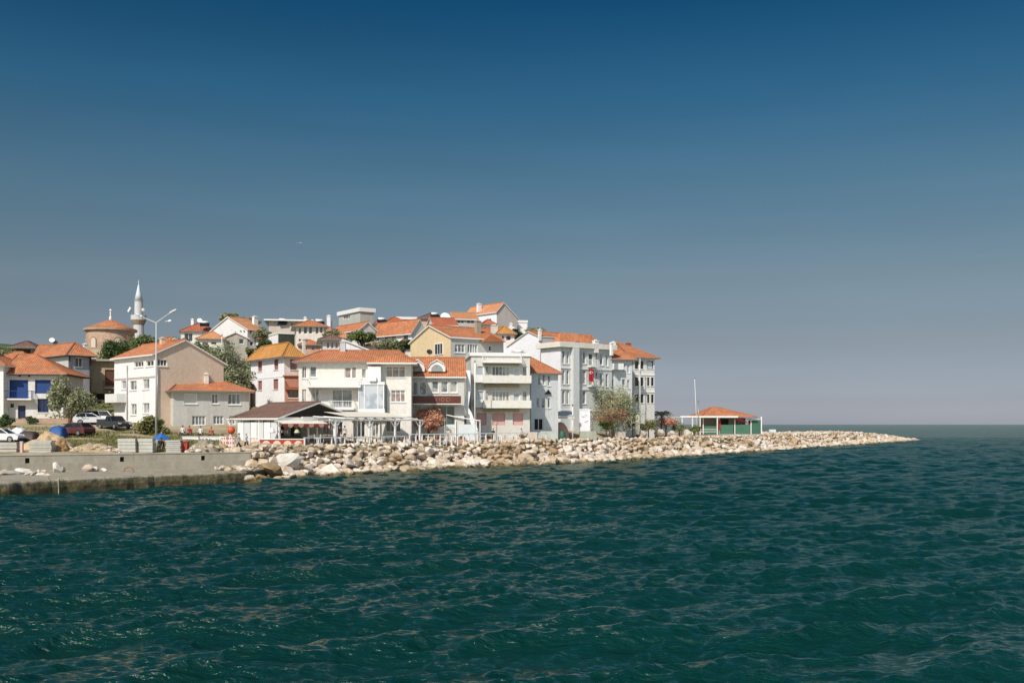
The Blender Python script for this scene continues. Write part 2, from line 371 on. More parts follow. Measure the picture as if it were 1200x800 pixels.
# ------------------------------------------------------------------ houses
class House:
    def __init__(s, name, label, cat, cx, Y, a, eave, lx=None, rx=None, Wd=None, D=None, mR=WHITE, mL=None, eave1=None, base=None, group=None, Dmax=11.5):
        s.a = R(a); s.Y = Y; s.X = (cx - 600) / F * Y; s.ca, s.sa = math.cos(s.a), math.sin(s.a)
        if lx is not None:
            for k in range(60):
                s.ca, s.sa = math.cos(s.a), math.sin(s.a); dd = s.v_(lx)
                if 0 < dd < Dmax: break
                s.a += R(1)
        s.W = Wd or s.u(rx); s.D = D or s.v_(lx)
        s.ze = s.z(eave) ; s.ze1 = s.z(eave1) if eave1 else s.ze
        s.mR = mR; s.mL = mL or mR
        cs = [s.wd(x, y) for x in (0, s.W) for y in (0, s.D)]
        s.zb = min(gz(c[0], c[1]) for c in cs) - .6
        s.E = thing(name, label, cat, (s.X, s.Y, s.zb), s.a, group)
        s.holes = {'R': [], 'L': []}; s.gab = None; s.hol = []
        s.name = name
        if not (2 < s.W < 40 and 2 < s.D < 40): print('DIM', name, cx, round(s.W, 1), round(s.D, 1))
        s.info = (label[:30], round(s.W, 1), round(s.D, 1), round(s.ze - gz(s.X, s.Y), 1), round(math.degrees(s.a))); HS.append(s)
    def wd(s, x, y): return (s.X + x*s.ca - y*s.sa, s.Y + x*s.sa + y*s.ca)
    def u(s, px): k = (px-600)/F; return (k*s.Y - s.X) / (s.ca - k*s.sa)
    def v_(s, px): k = (px-600)/F; return (k*s.Y - s.X) / (-s.sa - k*s.ca)
    def z(s, py, dep=None): return EYE + (HZ-py)/F*(dep or s.Y)
    def uz(s, face, px, py):
        if face == 'R': c = s.u(px); return c, s.z(py, s.Y + c*s.sa)
        c = s.v_(px); return c, s.z(py, s.Y + c*s.ca)
    def loc(s, px, py, dy):
        p = P(px, py, s.Y + dy); dx, dyy = p.x - s.X, p.y - s.Y
        return (dx*s.ca + dyy*s.sa, -dx*s.sa + dyy*s.ca, p.z - s.zb)
    def fp(s, face, c, d, z):    # c along face, d inward
        return (c, d, z - s.zb) if face == 'R' else (d, c, z - s.zb)
    def fbox(s, mb, face, c0, c1, d0, d1, z0, z1, m=0):
        a = s.fp(face, c0, d0, z0); b = s.fp(face, c1, d1, z1); mb.box(a[0], b[0], a[1], b[1], a[2], b[2], m)
    def win(s, face, x0, y0, x1, y1, n=2, glass=None, frame=None, transom=False, sill=True, name='window', rec=.16, arch=False):
        c0, _ = s.uz(face, x0, 0); c1, _ = s.uz(face, x1, 0); cm = (x0+x1)/2
        z0 = s.uz(face, cm, y1)[1]; z1 = s.uz(face, cm, y0)[1]
        if c0 > c1: c0, c1 = c1, c0
        Lm = s.W if face == 'R' else s.D
        c0 = max(c0, .08); c1 = min(c1, Lm - .08)
        if c1 - c0 < .15: return
        top = (s.ze if not s.gab_ok(face) else 1e9) - .05
        z1 = min(z1, top)
        for h in s.holes[face]:
            if c0 < h[1]+.06 and c1 > h[0]-.06 and z0 < h[3]+.06 and z1 > h[2]-.06: print('OVERLAP', s.E['label'][:30], x0, y0)
        s.holes[face].append((c0, c1, z0, z1))
        glass = glass or GCUR; frame = frame or WPAINT; fw = min(.09, (c1-c0)*.12)
        mb = MB(); d0, d1 = rec - .05, rec + .04
        s.fbox(mb, face, c0, c0+fw, d0, d1, z0, z1); s.fbox(mb, face, c1-fw, c1, d0, d1, z0, z1)
        s.fbox(mb, face, c0+fw, c1-fw, d0+.003, d1, z0, z0+fw); s.fbox(mb, face, c0+fw, c1-fw, d0+.003, d1, z1-fw, z1)
        for i in range(1, n):
            c = c0 + (c1-c0)*i/n; s.fbox(mb, face, c-fw*.42, c+fw*.42, d0+.006, d1, z0+fw, z1-fw)
        if transom: zt = z0 + (z1-z0)*.72; s.fbox(mb, face, c0+fw, c1-fw, d0+.01, d1, zt-.03, zt+.03)
        w = mb.build(name, frame, s.E)
        g = MB(); s.fbox(g, face, c0+.01, c1-.01, rec+.02, rec+.06, z0+.01, z1-.01); g.build('pane' if name != 'door' else 'panel', glass, w)
        if sill:
            m2 = MB(); s.fbox(m2, face, c0-.08, c1+.08, -.09, rec-.05, z0-.10, z0-.005); m2.build('sill', WTRIM, w)
        return w
    def gab_ok(s, face): return s.gab and s.gab[0] == face
    def wins(s, face, L, **k):
        for w in L:
            kk = dict(k)
            if len(w) > 4: kk.update(w[4])
            s.win(face, *w[:4], **kk)
    def band(s, face, y, t=.18, out=.07, mat=None, x0=None, x1=None, name='moulding'):
        Lm = s.W if face == 'R' else s.D; z = s.z(y); mb = MB()
        c0 = 0 if x0 is None else s.uz(face, x0, 0)[0]; c1 = Lm if x1 is None else s.uz(face, x1, 0)[0]
        if c0 > c1: c0, c1 = c1, c0
        s.fbox(mb, face, c0+.004, c1-.004, -out, -.003, z-t/2, z+t/2); return mb.build(name, mat or WTRIM, s.E)
    def pipe(s, face, px, y0, y1, r=.06, mat=None):
        c, _ = s.uz(face, px, 0); z1 = s.z(y0); z0 = s.z(y1); mb = MB()
        mb.tube(s.fp(face, c, -.12, z0), s.fp(face, c, -.12, z1), r); mb.build('downpipe', mat or STEEL, s.E, True)
    def balcony(s, face, x0, x1, ys, dep=1.3, rail='bars', h=1.0, t=.18, mat=None, rmat=None):
        c0, _ = s.uz(face, x0, 0); c1, _ = s.uz(face, x1, 0)
        if c0 > c1: c0, c1 = c1, c0
        z = s.uz(face, (x0+x1)/2, ys)[1]; mb = MB(); s.fbox(mb, face, c0, c1, -dep, -.004, z-t, z)
        b = mb.build('balcony', mat or WTRIM, s.E); r = MB()
        if rail == 'solid':
            s.fbox(r, face, c0, c1, -dep, -dep+.1, z+.003, z+h); s.fbox(r, face, c0, c0+.1, -dep+.103, -.004, z+.003, z+h); s.fbox(r, face, c1-.1, c1, -dep+.103, -.004, z+.003, z+h)
        else:
            s.fbox(r, face, c0, c1, -dep+.01, -dep+.06, z+h-.06, z+h); s.fbox(r, face, c0, c0+.05, -dep+.063, -.004, z+h-.06, z+h); s.fbox(r, face, c1-.05, c1, -dep+.063, -.004, z+h-.06, z+h)
            s.fbox(r, face, c0, c1, -dep+.01, -dep+.06, z+.1, z+.15)
            n = max(3, int((c1-c0)/.28))
            for i in range(n+1): c = c0 + (c1-c0-.04)*i/n; s.fbox(r, face, c, c+.035, -dep+.02, -dep+.05, z+.003, z+h-.063)
            for k in range(1, 5):
                d = -dep + dep*k/5
                for c in (c0+.01, c1-.045): s.fbox(r, face, c, c+.035, d, d+.03, z+.003, z+h-.063)
        r.build('railing', rmat or mat or WTRIM, b); return b
    # roofs ------------------------------------------------
    def hip(s, apex, r1=None, r2=None, ov=.5, mat=None, th=.16, fascia=None, dz=0):
        mat = mat or TILE; W_, D_ = s.W, s.D
        if r1 is None:
            if W_ >= D_: r1 = (D_/2/W_, .5); r2 = (1 - D_/2/W_, .5)
            else: r1 = (.5, W_/2/D_); r2 = (.5, 1 - W_/2/D_)
        if r2 is None: r2 = r1
        pz = lambda r: (r[0]*W_, r[1]*D_)
        dep = s.Y + pz(r1)[0]*s.sa + pz(r1)[1]*s.ca
        za = s.z(apex, dep) - s.zb if isinstance(apex, (int, float)) and apex > 60 else s.ze - s.zb + apex
        ze = s.ze - s.zb + dz + .02
        E4 = [(-ov, -ov), (W_+ov, -ov), (W_+ov, D_+ov), (-ov, D_+ov)]
        p1 = Vector((*pz(r1), za)); p2 = Vector((*pz(r2), za)); e = [Vector((*q, ze)) for q in E4]
        mb = MB()
        def slope(pts):
            o = pts[0]; ud = (pts[1]-pts[0]).normalized(); n = ud.cross(pts[-1]-pts[0]).normalized(); vd = n.cross(ud)
            mb.face(pts, 0, [((p-o).dot(ud), (p-o).dot(vd)) for p in pts])
        along_x = abs(r2[0]-r1[0])*W_ >= abs(r2[1]-r1[1])*D_
        if (p1-p2).length < .05:
            for i in range(4): slope([e[i], e[(i+1) % 4], p1])
        elif along_x:
            slope([e[0], e[1], p2, p1]); slope([e[1], e[2], p2]); slope([e[2], e[3], p1, p2]); slope([e[3], e[0], p1])
        else:
            slope([e[0], e[1], p1]); slope([e[1], e[2], p2, p1]); slope([e[2], e[3], p2]); slope([e[3], e[0], p1, p2])
        for i in range(4):
            a, b = e[i], e[(i+1) % 4]; mb.face([a, b, b-Vector((0,0,th)), a-Vector((0,0,th))], 1)
        mb.face([q-Vector((0,0,th)) for q in e], 1)
        ro = mb.build('roof', [mat, fascia or WTRIM], s.E)
        rb = MB()
        if along_x: pr = [(e[0], p1), (e[3], p1), (e[1], p2), (e[2], p2)]
        else: pr = [(e[0], p1), (e[1], p1), (e[2], p2), (e[3], p2)]
        pr.append((p1, p2))
        for a, b in pr:
            if (a-b).length > .1: rb.tube(a, b, .11, n=6)
        rb.build('ridge_tiles', mat, ro); gt = MB(); gt.tube(e[0]-Vector((0,.06,.06)), e[1]-Vector((0,.06,.06)), .06, n=6); gt.tube(e[0]-Vector((.06,0,.06)), e[3]-Vector((.06,0,.06)), .06, n=6)
        gt.build('gutter', STEEL, ro)
        s.roof = ro; return ro
    def gable(s, face, apex, frac=.5, ov=.35, mat=None, th=.16, fascia=None, e0=None, e1=None, closed=True):
        """gable end on `face`; ridge runs away from it"""
        mat = mat or TILE; Lm = s.W if face == 'R' else s.D; Dm = s.D if face == 'R' else s.W
        dep = s.Y + (frac*Lm*s.sa if face == 'R' else frac*Lm*s.ca)
        za = s.z(apex, dep); z0 = s.z(e0) if e0 else s.ze; z1 = s.z(e1, s.Y + (Lm*s.sa if face == 'R' else Lm*s.ca)) if e1 else s.ze
        xa = frac*Lm; s.gab = (face, xa, za, z0, z1)
        s.ze = min(z0, z1)
        sl0 = (za-z0)/xa if xa > .01 else 0; sl1 = (za-z1)/(Lm-xa) if Lm-xa > .01 else 0
        a = (-ov, z0 - sl0*ov + .02); r = (xa, za + .02); b = (Lm+ov, z1 - sl1*ov + .02)
        mb = MB(); o2 = .25
        def q(c, d, z): return Vector(s.fp(face, c, d, z))
        for (c0, zz0), (c1, zz1) in ((a, r), (b, r)):
            if abs(c1-c0) < .05: continue
            Lh = math.hypot(c1-c0, zz1-zz0); pts = [q(c0, -o2, zz0), q(c0, Dm+o2, zz0), q(c1, Dm+o2, zz1), q(c1, -o2, zz1)]
            mb.face(pts, 0, [(0, 0), (Dm+2*o2, 0), (Dm+2*o2, Lh), (0, Lh)])
            mb.face([p - Vector((0,0,th)) for p in pts], 1)
            mb.face([pts[0], pts[3], pts[3]-Vector((0,0,th)), pts[0]-Vector((0,0,th))], 1)
            mb.face([pts[1], pts[2], pts[2]-Vector((0,0,th)), pts[1]-Vector((0,0,th))], 1)
            mb.face([pts[0], pts[1], pts[1]-Vector((0,0,th)), pts[0]-Vector((0,0,th))], 1)
        ro = mb.build('roof', [mat, fascia or WTRIM], s.E)
        rb = MB(); rb.tube(q(r[0], -o2, r[1]), q(r[0], Dm+o2, r[1]), .11, n=6); rb.build('ridge_tiles', mat, ro)
        s.roof = ro; return ro
    def flat(s, th=.25, ov=.3, par=0, mat=None):
        z = s.ze - s.zb; mb = MB(); mb.box(-ov, s.W+ov, -ov, s.D+ov, z+.003, z+th)
        if par:
            t = .18
            for x0, x1, y0, y1 in ((-ov, s.W+ov, -ov, -ov+t), (-ov, s.W+ov, s.D+ov-t, s.D+ov), (-ov, -ov+t, -ov+t+.003, s.D+ov-t-.003), (s.W+ov-t, s.W+ov, -ov+t+.003, s.D+ov-t-.003)):
                mb.box(x0, x1, y0, y1, z+th+.003, z+th+par)
        s.roof = mb.build('roof', mat or WTRIM, s.E); return s.roof
    def chimney(s, x0, x1, yt, yb, dy=3, mat=None, dish=False, d=.6):
        a = s.loc(x0, yt, dy); b = s.loc(x1, yt, dy); lo = s.loc(x0, yb, dy); w = abs(x1-x0)/F*(s.Y+dy)
        mb = MB(); cx, cy = (a[0]+b[0])/2, (a[1]+b[1])/2; d = min(d, w)
        mb.box(cx-w/2, cx+w/2, cy-d/2, cy+d/2, lo[2]-.7, a[2]-.12); mb.box(cx-w/2-.07, cx+w/2+.07, cy-d/2-.07, cy+d/2+.07, a[2]-.117, a[2])
        mb.box(cx-w/4, cx+w/4, cy-d/4, cy+d/4, a[2]+.003, a[2]+.15)
        mb.build('chimney', mat or WHITE, s.roof)
    def finish(s):
        wl_ = MB()
        zt = s.ze - .02; H_ = zt
        for face, Lm, mi in (('R', s.W, 0), ('L', s.D, 1)):
            hs = s.holes[face]
            mxz = zt
            cs = sorted(set([0, Lm] + [h[0] for h in hs] + [h[1] for h in hs])); zs = sorted(set([s.zb, mxz] + [h[2] for h in hs if h[2] < mxz] + [min(h[3], mxz) for h in hs]))
            for i in range(len(cs)-1):
                for j in range(len(zs)-1):
                    cm, zm = (cs[i]+cs[i+1])/2, (zs[j]+zs[j+1])/2
                    if any(h[0] < cm < h[1] and h[2] < zm < h[3] for h in hs): continue
                    wl_.face([s.fp(face, cs[i], 0, zs[j]), s.fp(face, cs[i+1], 0, zs[j]), s.fp(face, cs[i+1], 0, zs[j+1]), s.fp(face, cs[i], 0, zs[j+1])], mi)
            for c0, c1, z0, z1 in hs:
                z1 = min(z1, mxz); r = .24
                for A, B in (((c0, z0), (c1, z0)), ((c0, z1), (c1, z1)), ((c0, z0), (c0, z1)), ((c1, z0), (c1, z1))):
                    wl_.face([s.fp(face, A[0], 0, A[1]), s.fp(face, B[0], 0, B[1]), s.fp(face, B[0], r, B[1]), s.fp(face, A[0], r, A[1])], mi)
        W_, D_ = s.W, s.D; z0 = 0; z1 = zt - s.zb
        wl_.face([(W_, 0, z0), (W_, D_, z0), (W_, D_, z1), (W_, 0, z1)], 1); wl_.face([(0, D_, z0), (W_, D_, z0), (W_, D_, z1), (0, D_, z1)], 0)
        wl_.face([(.01, .3, z1-.02), (W_-.01, .3, z1-.02), (W_-.01, D_-.01, z1-.02), (.01, D_-.01, z1-.02)], 0)
        wl_.face([(0, 0, z0), (W_, 0, z0), (W_, D_, z0), (0, D_, z0)], 0)
        if s.gab:
            face, xa, za, g0, g1 = s.gab; Lm, Dm = (W_, D_) if face == 'R' else (D_, W_); k = .03
            poly = [(0, zt), (Lm, zt), (Lm, g1-k), (xa, za-k), (0, g0-k)]
            pz_ = []
            for c in poly:
                if not pz_ or abs(c[0]-pz_[-1][0]) + abs(c[1]-pz_[-1][1]) > .02: pz_.append(c)
            mi = 0 if face == 'R' else 1
            for d in (0, Dm): wl_.face([s.fp(face, c, d, z) for c, z in pz_], mi)
            if g0 > zt + .03: wl_.face([s.fp(face, 0, 0, zt), s.fp(face, 0, Dm, zt), s.fp(face, 0, Dm, g0-k), s.fp(face, 0, 0, g0-k)], 1-mi)
            if g1 > zt + .03: wl_.face([s.fp(face, Lm, 0, zt), s.fp(face, Lm, Dm, zt), s.fp(face, Lm, Dm, g1-k), s.fp(face, Lm, 0, g1-k)], 1-mi)
        wl_.build('wall', [s.mR, s.mL], s.E)
HS = []
def gable_window(s, face, x0, y0, x1, y1, n=2, glass=None, frame=None):
    """window in a gable: a deep surround standing proud of the wall with the pane set back in it"""
    c0, c1 = sorted((s.uz(face, x0, 0)[0], s.uz(face, x1, 0)[0])); cm = (x0+x1)/2; z0 = s.uz(face, cm, y1)[1]; z1 = s.uz(face, cm, y0)[1]
    mb = MB(); fw = .1
    s.fbox(mb, face, c0-fw, c0, -.1, -.003, z0-fw, z1+fw); s.fbox(mb, face, c1, c1+fw, -.1, -.003, z0-fw, z1+fw)
    s.fbox(mb, face, c0+.002, c1-.002, -.097, -.003, z0-fw, z0); s.fbox(mb, face, c0+.002, c1-.002, -.097, -.003, z1, z1+fw)
    for i in range(1, n): c = c0+(c1-c0)*i/n; s.fbox(mb, face, c-.035, c+.035, -.06, -.003, z0, z1)
    w = mb.build('window', frame or WPAINT, s.E); g = MB(); s.fbox(g, face, c0, c1, -.03, -.006, z0, z1); g.build('pane', glass or GCUR, w)
def aerial(x, yb, yt, Y, label, arms=4):
    p = P(x, yb, Y); z1 = P(x, yt, Y).z; t = thing('antenna', label, 'antenna', p); m = MB(); m.tube((0,0,-.5), (0,0,z1-p.z), .025, n=5); m.build('mast', STEEL, t)
    m = MB()
    m.tube((-.6,0,z1-p.z-.1), (.6,0,z1-p.z-.1), .015, n=4)
    for i in range(arms): xx = -.55 + 1.1*i/(arms-1); m.tube((xx,-.25,z1-p.z-.1), (xx,.25,z1-p.z-.1), .012, n=4)
    m.build('boom', STEEL, t)
def dish(x, y, Y, label, r=.45, col=None, drop=1.2):
    p = P(x, y, Y); t = thing('satellite_dish', label, 'satellite dish', (p.x, p.y, p.z - drop), R(20)); m = MB()
    m.lathe([(0.02, .0), (r*.5, .04), (r*.85, .12), (r, .18), (r-.02, .2), (r*.5, .07), (.02, .03)], 16)
    d = m.build('reflector', col or WPAINT, t, True); d.location = (0, 0, drop); d.rotation_euler = (R(62), 0, 0)
    m = MB(); m.tube((0,0,-.2), (0,.1,drop), .03, n=6); m.build('mast', STEEL, t)

# --- far left
h = House('house', 'white house cut by the left edge of the picture, beside the house with blue doors', 'house', -40, 126, 6, 428, rx=4, D=8)
h.hip(1.6, mat=TILE); h.finish()
h = House('house', 'white two storey house with bright blue shutters, blue balcony and orange roof', 'house', 8, 128, 8, 438, rx=74, D=9, mR=stucco('d6d3cb', .35))
h.wins('R', [(11, 445, 33, 468), (41, 445, 60, 461)], n=1, glass=BLUE, frame=BLUE, sill=False, name='door')
h.win('R', 21, 475, 30, 491, n=1, glass=NAVY, frame=NAVY, sill=False, name='door'); h.win('R', 44, 467, 57, 483, n=2, glass=NAVY, frame=NAVY); h.win('R', 11, 472, 17, 478, n=1, glass=GBLACK)
h.balcony('R', 9, 40, 467, 1.1, mat=WTRIM, rmat=BLUE); h.pipe('R', 9, 439, 485, mat=DARK)
h.hip(415, (-.02, .5), (.30, .5), ov=.7, mat=TILE, fascia=BROWN)
for x in (24, 35):
    m = MB(); c, z = h.uz('R', x, 441); m.tube(h.fp('R', c, -.01, z+.1), h.fp('R', c, -.35, z+.15), .03, n=5); m.lathe([(.05,0),(.16,-.1),(.14,-.16),(.03,-.18)], 8, h.fp('R', c, -.35, z+.12)); m.build('wall_lamp', BLACK, h.E)
h.finish()
h = House('house', 'grey house with mauve side wall, two white windows and an orange hipped roof', 'house', 80, 146, 30, 416, lx=44, rx=107, mR=MAUVE, mL=LGREY)
h.wins('R', [(88, 419, 97, 430), (88, 441, 97, 454)], glass=GDARK); h.hip(401, ov=.6, mat=TILE, fascia=BROWN); h.pipe('R', 81.3, 417, 470, mat=DARK); h.pipe('R', 105.5, 417, 470, .12, DARK)  # thick right-hand dark tube stands in for the shaded gap beside the house
h.chimney(98, 102, 403, 408, 4); h.finish()
h = House('outbuilding', 'dark open timber shed under a brown tiled roof behind the blue shuttered house', 'shed', 17, 165, 8, 407, rx=38, D=5, mR=stucco('8a7a66', .4))
h.wins('R', [(19, 409, 36, 422)], n=3, glass=BLACK, frame=BROWN, sill=False); h.hip(1.2, mat=TILEB, ov=.8); h.finish()  # black pane paints the shade inside the shed's open front
h = House('house', 'low house with faded orange roof behind the blue shuttered house', 'house', -10, 150, 5, 425, rx=34, D=8, mR=TAN); h.hip(412, mat=TILE, r1=(.3, .5), r2=(.55, .5)); h.finish()
h = House('house', 'small pinkish house with a tiled lean roof below the satellite dishes', 'house', 40, 160, 10, 416, rx=66, D=7, mR=WHITE); h.gable('L', 404, mat=TILE); h.finish()
dish(61, 399, 158, 'large white satellite dish on the roof left of the grey mauve house', .42); dish(65, 402, 162, 'dark backed satellite dish beside the large white dish', .38, DARK)
aerial(78, 405, 393, 152, 'tall aerial on the ridge of the grey mauve house')
# tower ------------------------------------------------------------
def tower():
    Y = 186; c = P(129.5, 415, Y); r = 26.5/F*Y; zb = gz(c.x, c.y) - .5; z = lambda py: P(0, py, Y).z - zb
    t = thing('round_tower', 'round pinkish stone tower with a conical orange tiled roof', 'tower', (c.x, c.y, zb))
    m = MB(); m.lathe([(r, 0), (r, z(388)), (r*.97, z(387))], 40); m.build('wall', STONE_T, t, True)
    m = MB(); n = 32; za = z(374); ze = z(386); ro = r*1.12
    for k in range(n):
        a0, a1 = 2*math.pi*k/n, 2*math.pi*(k+1)/n
        pts = [Vector((ro*math.cos(a0), ro*math.sin(a0), ze)), Vector((ro*math.cos(a1), ro*math.sin(a1), ze)), Vector((0, 0, za))]
        L = (pts[0]-pts[2]).length; m.face(pts, 0, [(k*ro*.196, 0), ((k+1)*ro*.196, 0), ((k+.5)*ro*.196, L)])
        m.face([pts[0], pts[1], pts[1]-Vector((0,0,.35)), pts[0]-Vector((0,0,.35))], 1)
    m.face([(ro*math.cos(2*math.pi*k/n), ro*math.sin(2*math.pi*k/n), ze-.35) for k in range(n)], 1)
    ro_ = m.build('roof', [TILE, STONE_T], t)
    for k in range(0, n, 4):
        a0 = 2*math.pi*k/n; rb = MB(); 
    m = MB(); m.lathe([(.25, 0), (.28, .5), (.12, .6), (.12, 1.6), (.3, 1.7), (.05, 2.0)], 8, (0, 0, za-.1)); m.build('finial', WPAINT, ro_)
    # cornice, blind arches
    m = MB(); m.lathe([(r+.02, z(389.5)), (r+.22, z(388.5)), (r+.22, z(387))], 40); m.build('cornice', STONE_T, t, True)
    for px in (104.8, 120, 146):
        k = (px - 129.5) / 26.5; th = math.asin(max(-.98, min(.98, k))); hw = .17
        for (dd, mt, nm, sc) in ((.10, flat('8d7a66', .9), 'arch', 1.0), (.13, flat('c9b8a2', .9), 'niche', .72)):
            m = MB(); pts = []
            zb0, zs = z(410), z(401); rr = hw*sc*r
            out = [(-1, zb0), (1, zb0)] + [(math.cos(q), zs + math.sin(q)*rr) for q in [math.pi*i/8 for i in range(9)]]
            poly = [((r+dd)*math.sin(th + x*hw*sc), -(r+dd)*math.cos(th + x*hw*sc), zz) for x, zz in out]
            pol2 = [((r-.05)*math.sin(th + x*hw*sc), -(r-.05)*math.cos(th + x*hw*sc), zz) for x, zz in out]
            m.hexa(pol2, poly); m.build(nm, mt, t)
def stone_mat():
    t = NT('tower_stone'); br = t.new('ShaderNodeTexBrick'); tc = t.new('ShaderNodeMapping'); tc.inputs['Scale'].default_value = (1, 1, 1); tc.inputs['Rotation'].default_value = (R(90), 0, 0)
    t.l.new(t.pos(), tc.inputs[0]); t.l.new(tc.outputs[0], br.inputs['Vector']); br.inputs['Scale'].default_value = 1.2
    br.inputs['Color1'].default_value = (*lin('c4a58c'), 1); br.inputs['Color2'].default_value = (*lin('b0917a'), 1); br.inputs['Mortar'].default_value = (*lin('9d8a78'), 1); br.inputs['Mortar Size'].default_value = .03
    col = t.mix(br.outputs['Color'], t.ramp(t.noise(.6, 6, .7), [(.3, (.72,)*3), (.7, (1.12,)*3)]), 1, 'MULTIPLY'); t.set(color=col, rough=.9, spec=.1); t.bump(t.noise(4, 5), .6, .08); return t.mat
STONE_T = stone_mat(); tower()
def minaret():
    Y = 200; c = P(162.5, 400, Y); zb = gz(c.x, c.y) - .5; z = lambda py: P(0, py, Y).z - zb; s = Y/F
    t = thing('minaret', 'slender white stone minaret with a pointed cone and one balcony', 'minaret', (c.x, c.y, zb)); st = stucco('c9c8c6', .25)
    m = MB(); m.lathe([(6.2*s, 0), (6*s, z(397)), (5.8*s, z(381))], 16); m.build('shaft', st, t)
    m = MB(); m.lathe([(5.8*s, z(381)), (6.6*s, z(379.5)), (8.3*s, z(376)), (8.6*s, z(375))], 16); m.build('corbel', stucco('a8927c', .4), t)
    m = MB(); m.lathe([(8.7*s, z(375)), (8.7*s, z(369.5)), (8.2*s, z(369.5)), (8.2*s, z(374.5))], 16); m.build('parapet', st, t)
    m = MB(); m.lathe([(4.9*s, z(375)), (4.5*s, z(353.5)), (5*s, z(353)), (5*s, z(352.5))], 16); m.build('upper_shaft', st, t)
    m = MB(); m.lathe([(5*s, z(352.5)), (3.2*s, z(345)), (.9*s, z(334)), (.3*s, z(333)), (.6*s, z(331.5)), (.1*s, z(328))], 16); m.build('spire', flat('c2c6cc', .5, .1), t, True)
    for dx, py in ((-8.5, 365), (-7, 362.5), (5.5, 364)):
        m = MB(); q = Vector((dx*s, -3*s, z(py))); m.lathe([(.05, 0), (.12, .2), (.35, .45), (.32, .47)], 8); o = m.build('loudspeaker', WPAINT, t, True, loc=q); o.rotation_euler = (R(80), 0, R(-40 if dx < 0 else 40))
        m = MB(); m.tube((0,0,0), (0, 0, -1.8), .04, n=5); b = m.build('bracket', STEEL, t, loc=q)
minaret()
# unfinished brick building
h = House('unfinished_building', 'unfinished brick and concrete building with open dark storeys', 'building', 107, 152, 18, 423, rx=139, D=9, mR=stucco('bca688', .5))
h.wins('R', [(123, 433, 135, 452)], n=1, glass=BROWN, frame=RUST, sill=False); h.wins('R', [(111, 461, 128, 468)], n=1, glass=BLACK, frame=DARK, sill=False)  # brown and black panes paint the shade inside the open storeys
h.balcony('R', 122, 138, 454, 1.2, 'bars', mat=CONC, rmat=RUST); h.flat(.3, .8, mat=CONC)
for x in (111, 130): 
    m = MB(); c, z = h.uz('R', x, 460); m.box(c-.3, c+.3, -.35, -.05, .2, z-h.zb); m.build('column', RUST, h.E)
h.win('R', 116, 473, 122, 489, n=1, glass=flat('c9a6a0'), frame=CONC, sill=False, name='door'); h.finish()
h = House('buttress', 'tall plain tan stone block under the round tower', 'building', 107, 158, 12, 408, rx=122, D=6, mR=stucco('c6b294', .45)); h.flat(.15, .05, mat=CONC); h.finish()
# three storey white house with tan gable
h = House('house', 'three storey white house with a large blank tan gable wall', 'house', 182, 118, 30, 418, lx=134, rx=262, mR=TAN, mL=WHITE)
print('G', h.info)
h.gable('R', 398, frac=.42, e0=413, e1=425, mat=TILE, ov=.5, fascia=WTRIM)
h.wins('L', [(142, 446, 148, 456, dict(n=1)), (152, 446, 160, 457), (167, 444, 175, 456), (153, 473, 160, 486), (167, 472, 175, 484), (157, 419, 168, 430, dict(n=3, glass=GDARK)), (171, 418, 180, 429, dict(glass=GDARK))], glass=GCUR)
h.wins('R', [(184.5, 415.5, 196, 429)], glass=GDARK, n=3); h.band('L', 441, mat=flat('b9aaa2')); h.pipe('L', 150, 425, 492); h.pipe('R', 184, 430, 490); h.balcony('L', 134, 148, 470, 1.2, 'solid', .9)
h.chimney(188, 193, 396, 402, 6, mat=TAN); h.chimney(203, 207, 397, 402, 8, mat=TAN); h.finish()
# grey stucco house
h = House('house', 'grey stucco two storey house with orange hipped roof and one white chimney', 'house', 203, 118, 22, 457.5, lx=183, rx=292, mR=stucco('c2c0b8', .3), mL=stucco('cbc8bf', .3))
h.wins('R', [(216, 461, 231, 473, dict(glass=flat('c8c4ba'), n=1)), (248, 461, 256, 473), (267, 461, 282, 474, dict(n=3)), (225, 487, 241, 498, dict(n=4, frame=WPAINT)), (250, 487, 262, 497, dict(n=3)), (269, 487, 276, 497)], glass=GGREY)
h.hip(441, (.28, .5), (.60, .5), ov=.6, mat=TILE, fascia=CREAM); h.chimney(239.5, 244, 438, 449, 4.5, mat=CREAM); h.finish()
# white house with red shutters
h = House('house', 'tall narrow white house with four red shuttered windows and amber roof', 'house', 333, 134, 28, 418, lx=294, rx=352, mR=CREAM, mL=stucco('ecebea', .12))
h.wins('L', [(302, 423, 307, 435), (321, 421, 326, 433), (302, 446, 307, 457), (320, 444, 326, 456)], n=1, glass=SHUT, frame=SHUT); h.wins('R', [(340, 421, 348, 433, dict(n=3))], glass=GBROWN, frame=RUST)
h.hip(401, ov=.6, mat=TILEY); h.pipe('L', 293.8, 422, 470, mat=GREENP); h.chimney(354.5, 357.5, 397, 412, 5, mat=CREAM); h.band('L', 441, .08, .04); h.finish()
h = House('annex', 'low red brick annex with a rusty balcony beside the red shuttered house', 'annex', 334, 131, 10, 441, rx=352, D=4, mR=flat('a87864', .9, .4)); h.flat(.15, .3, mat=RUST); h.win('R', 338, 455, 349, 466, n=2, glass=GDARK, frame=RUST)
h.balcony('R', 334, 350, 455, .8, 'bars', mat=RUST, rmat=RUST); h.finish()
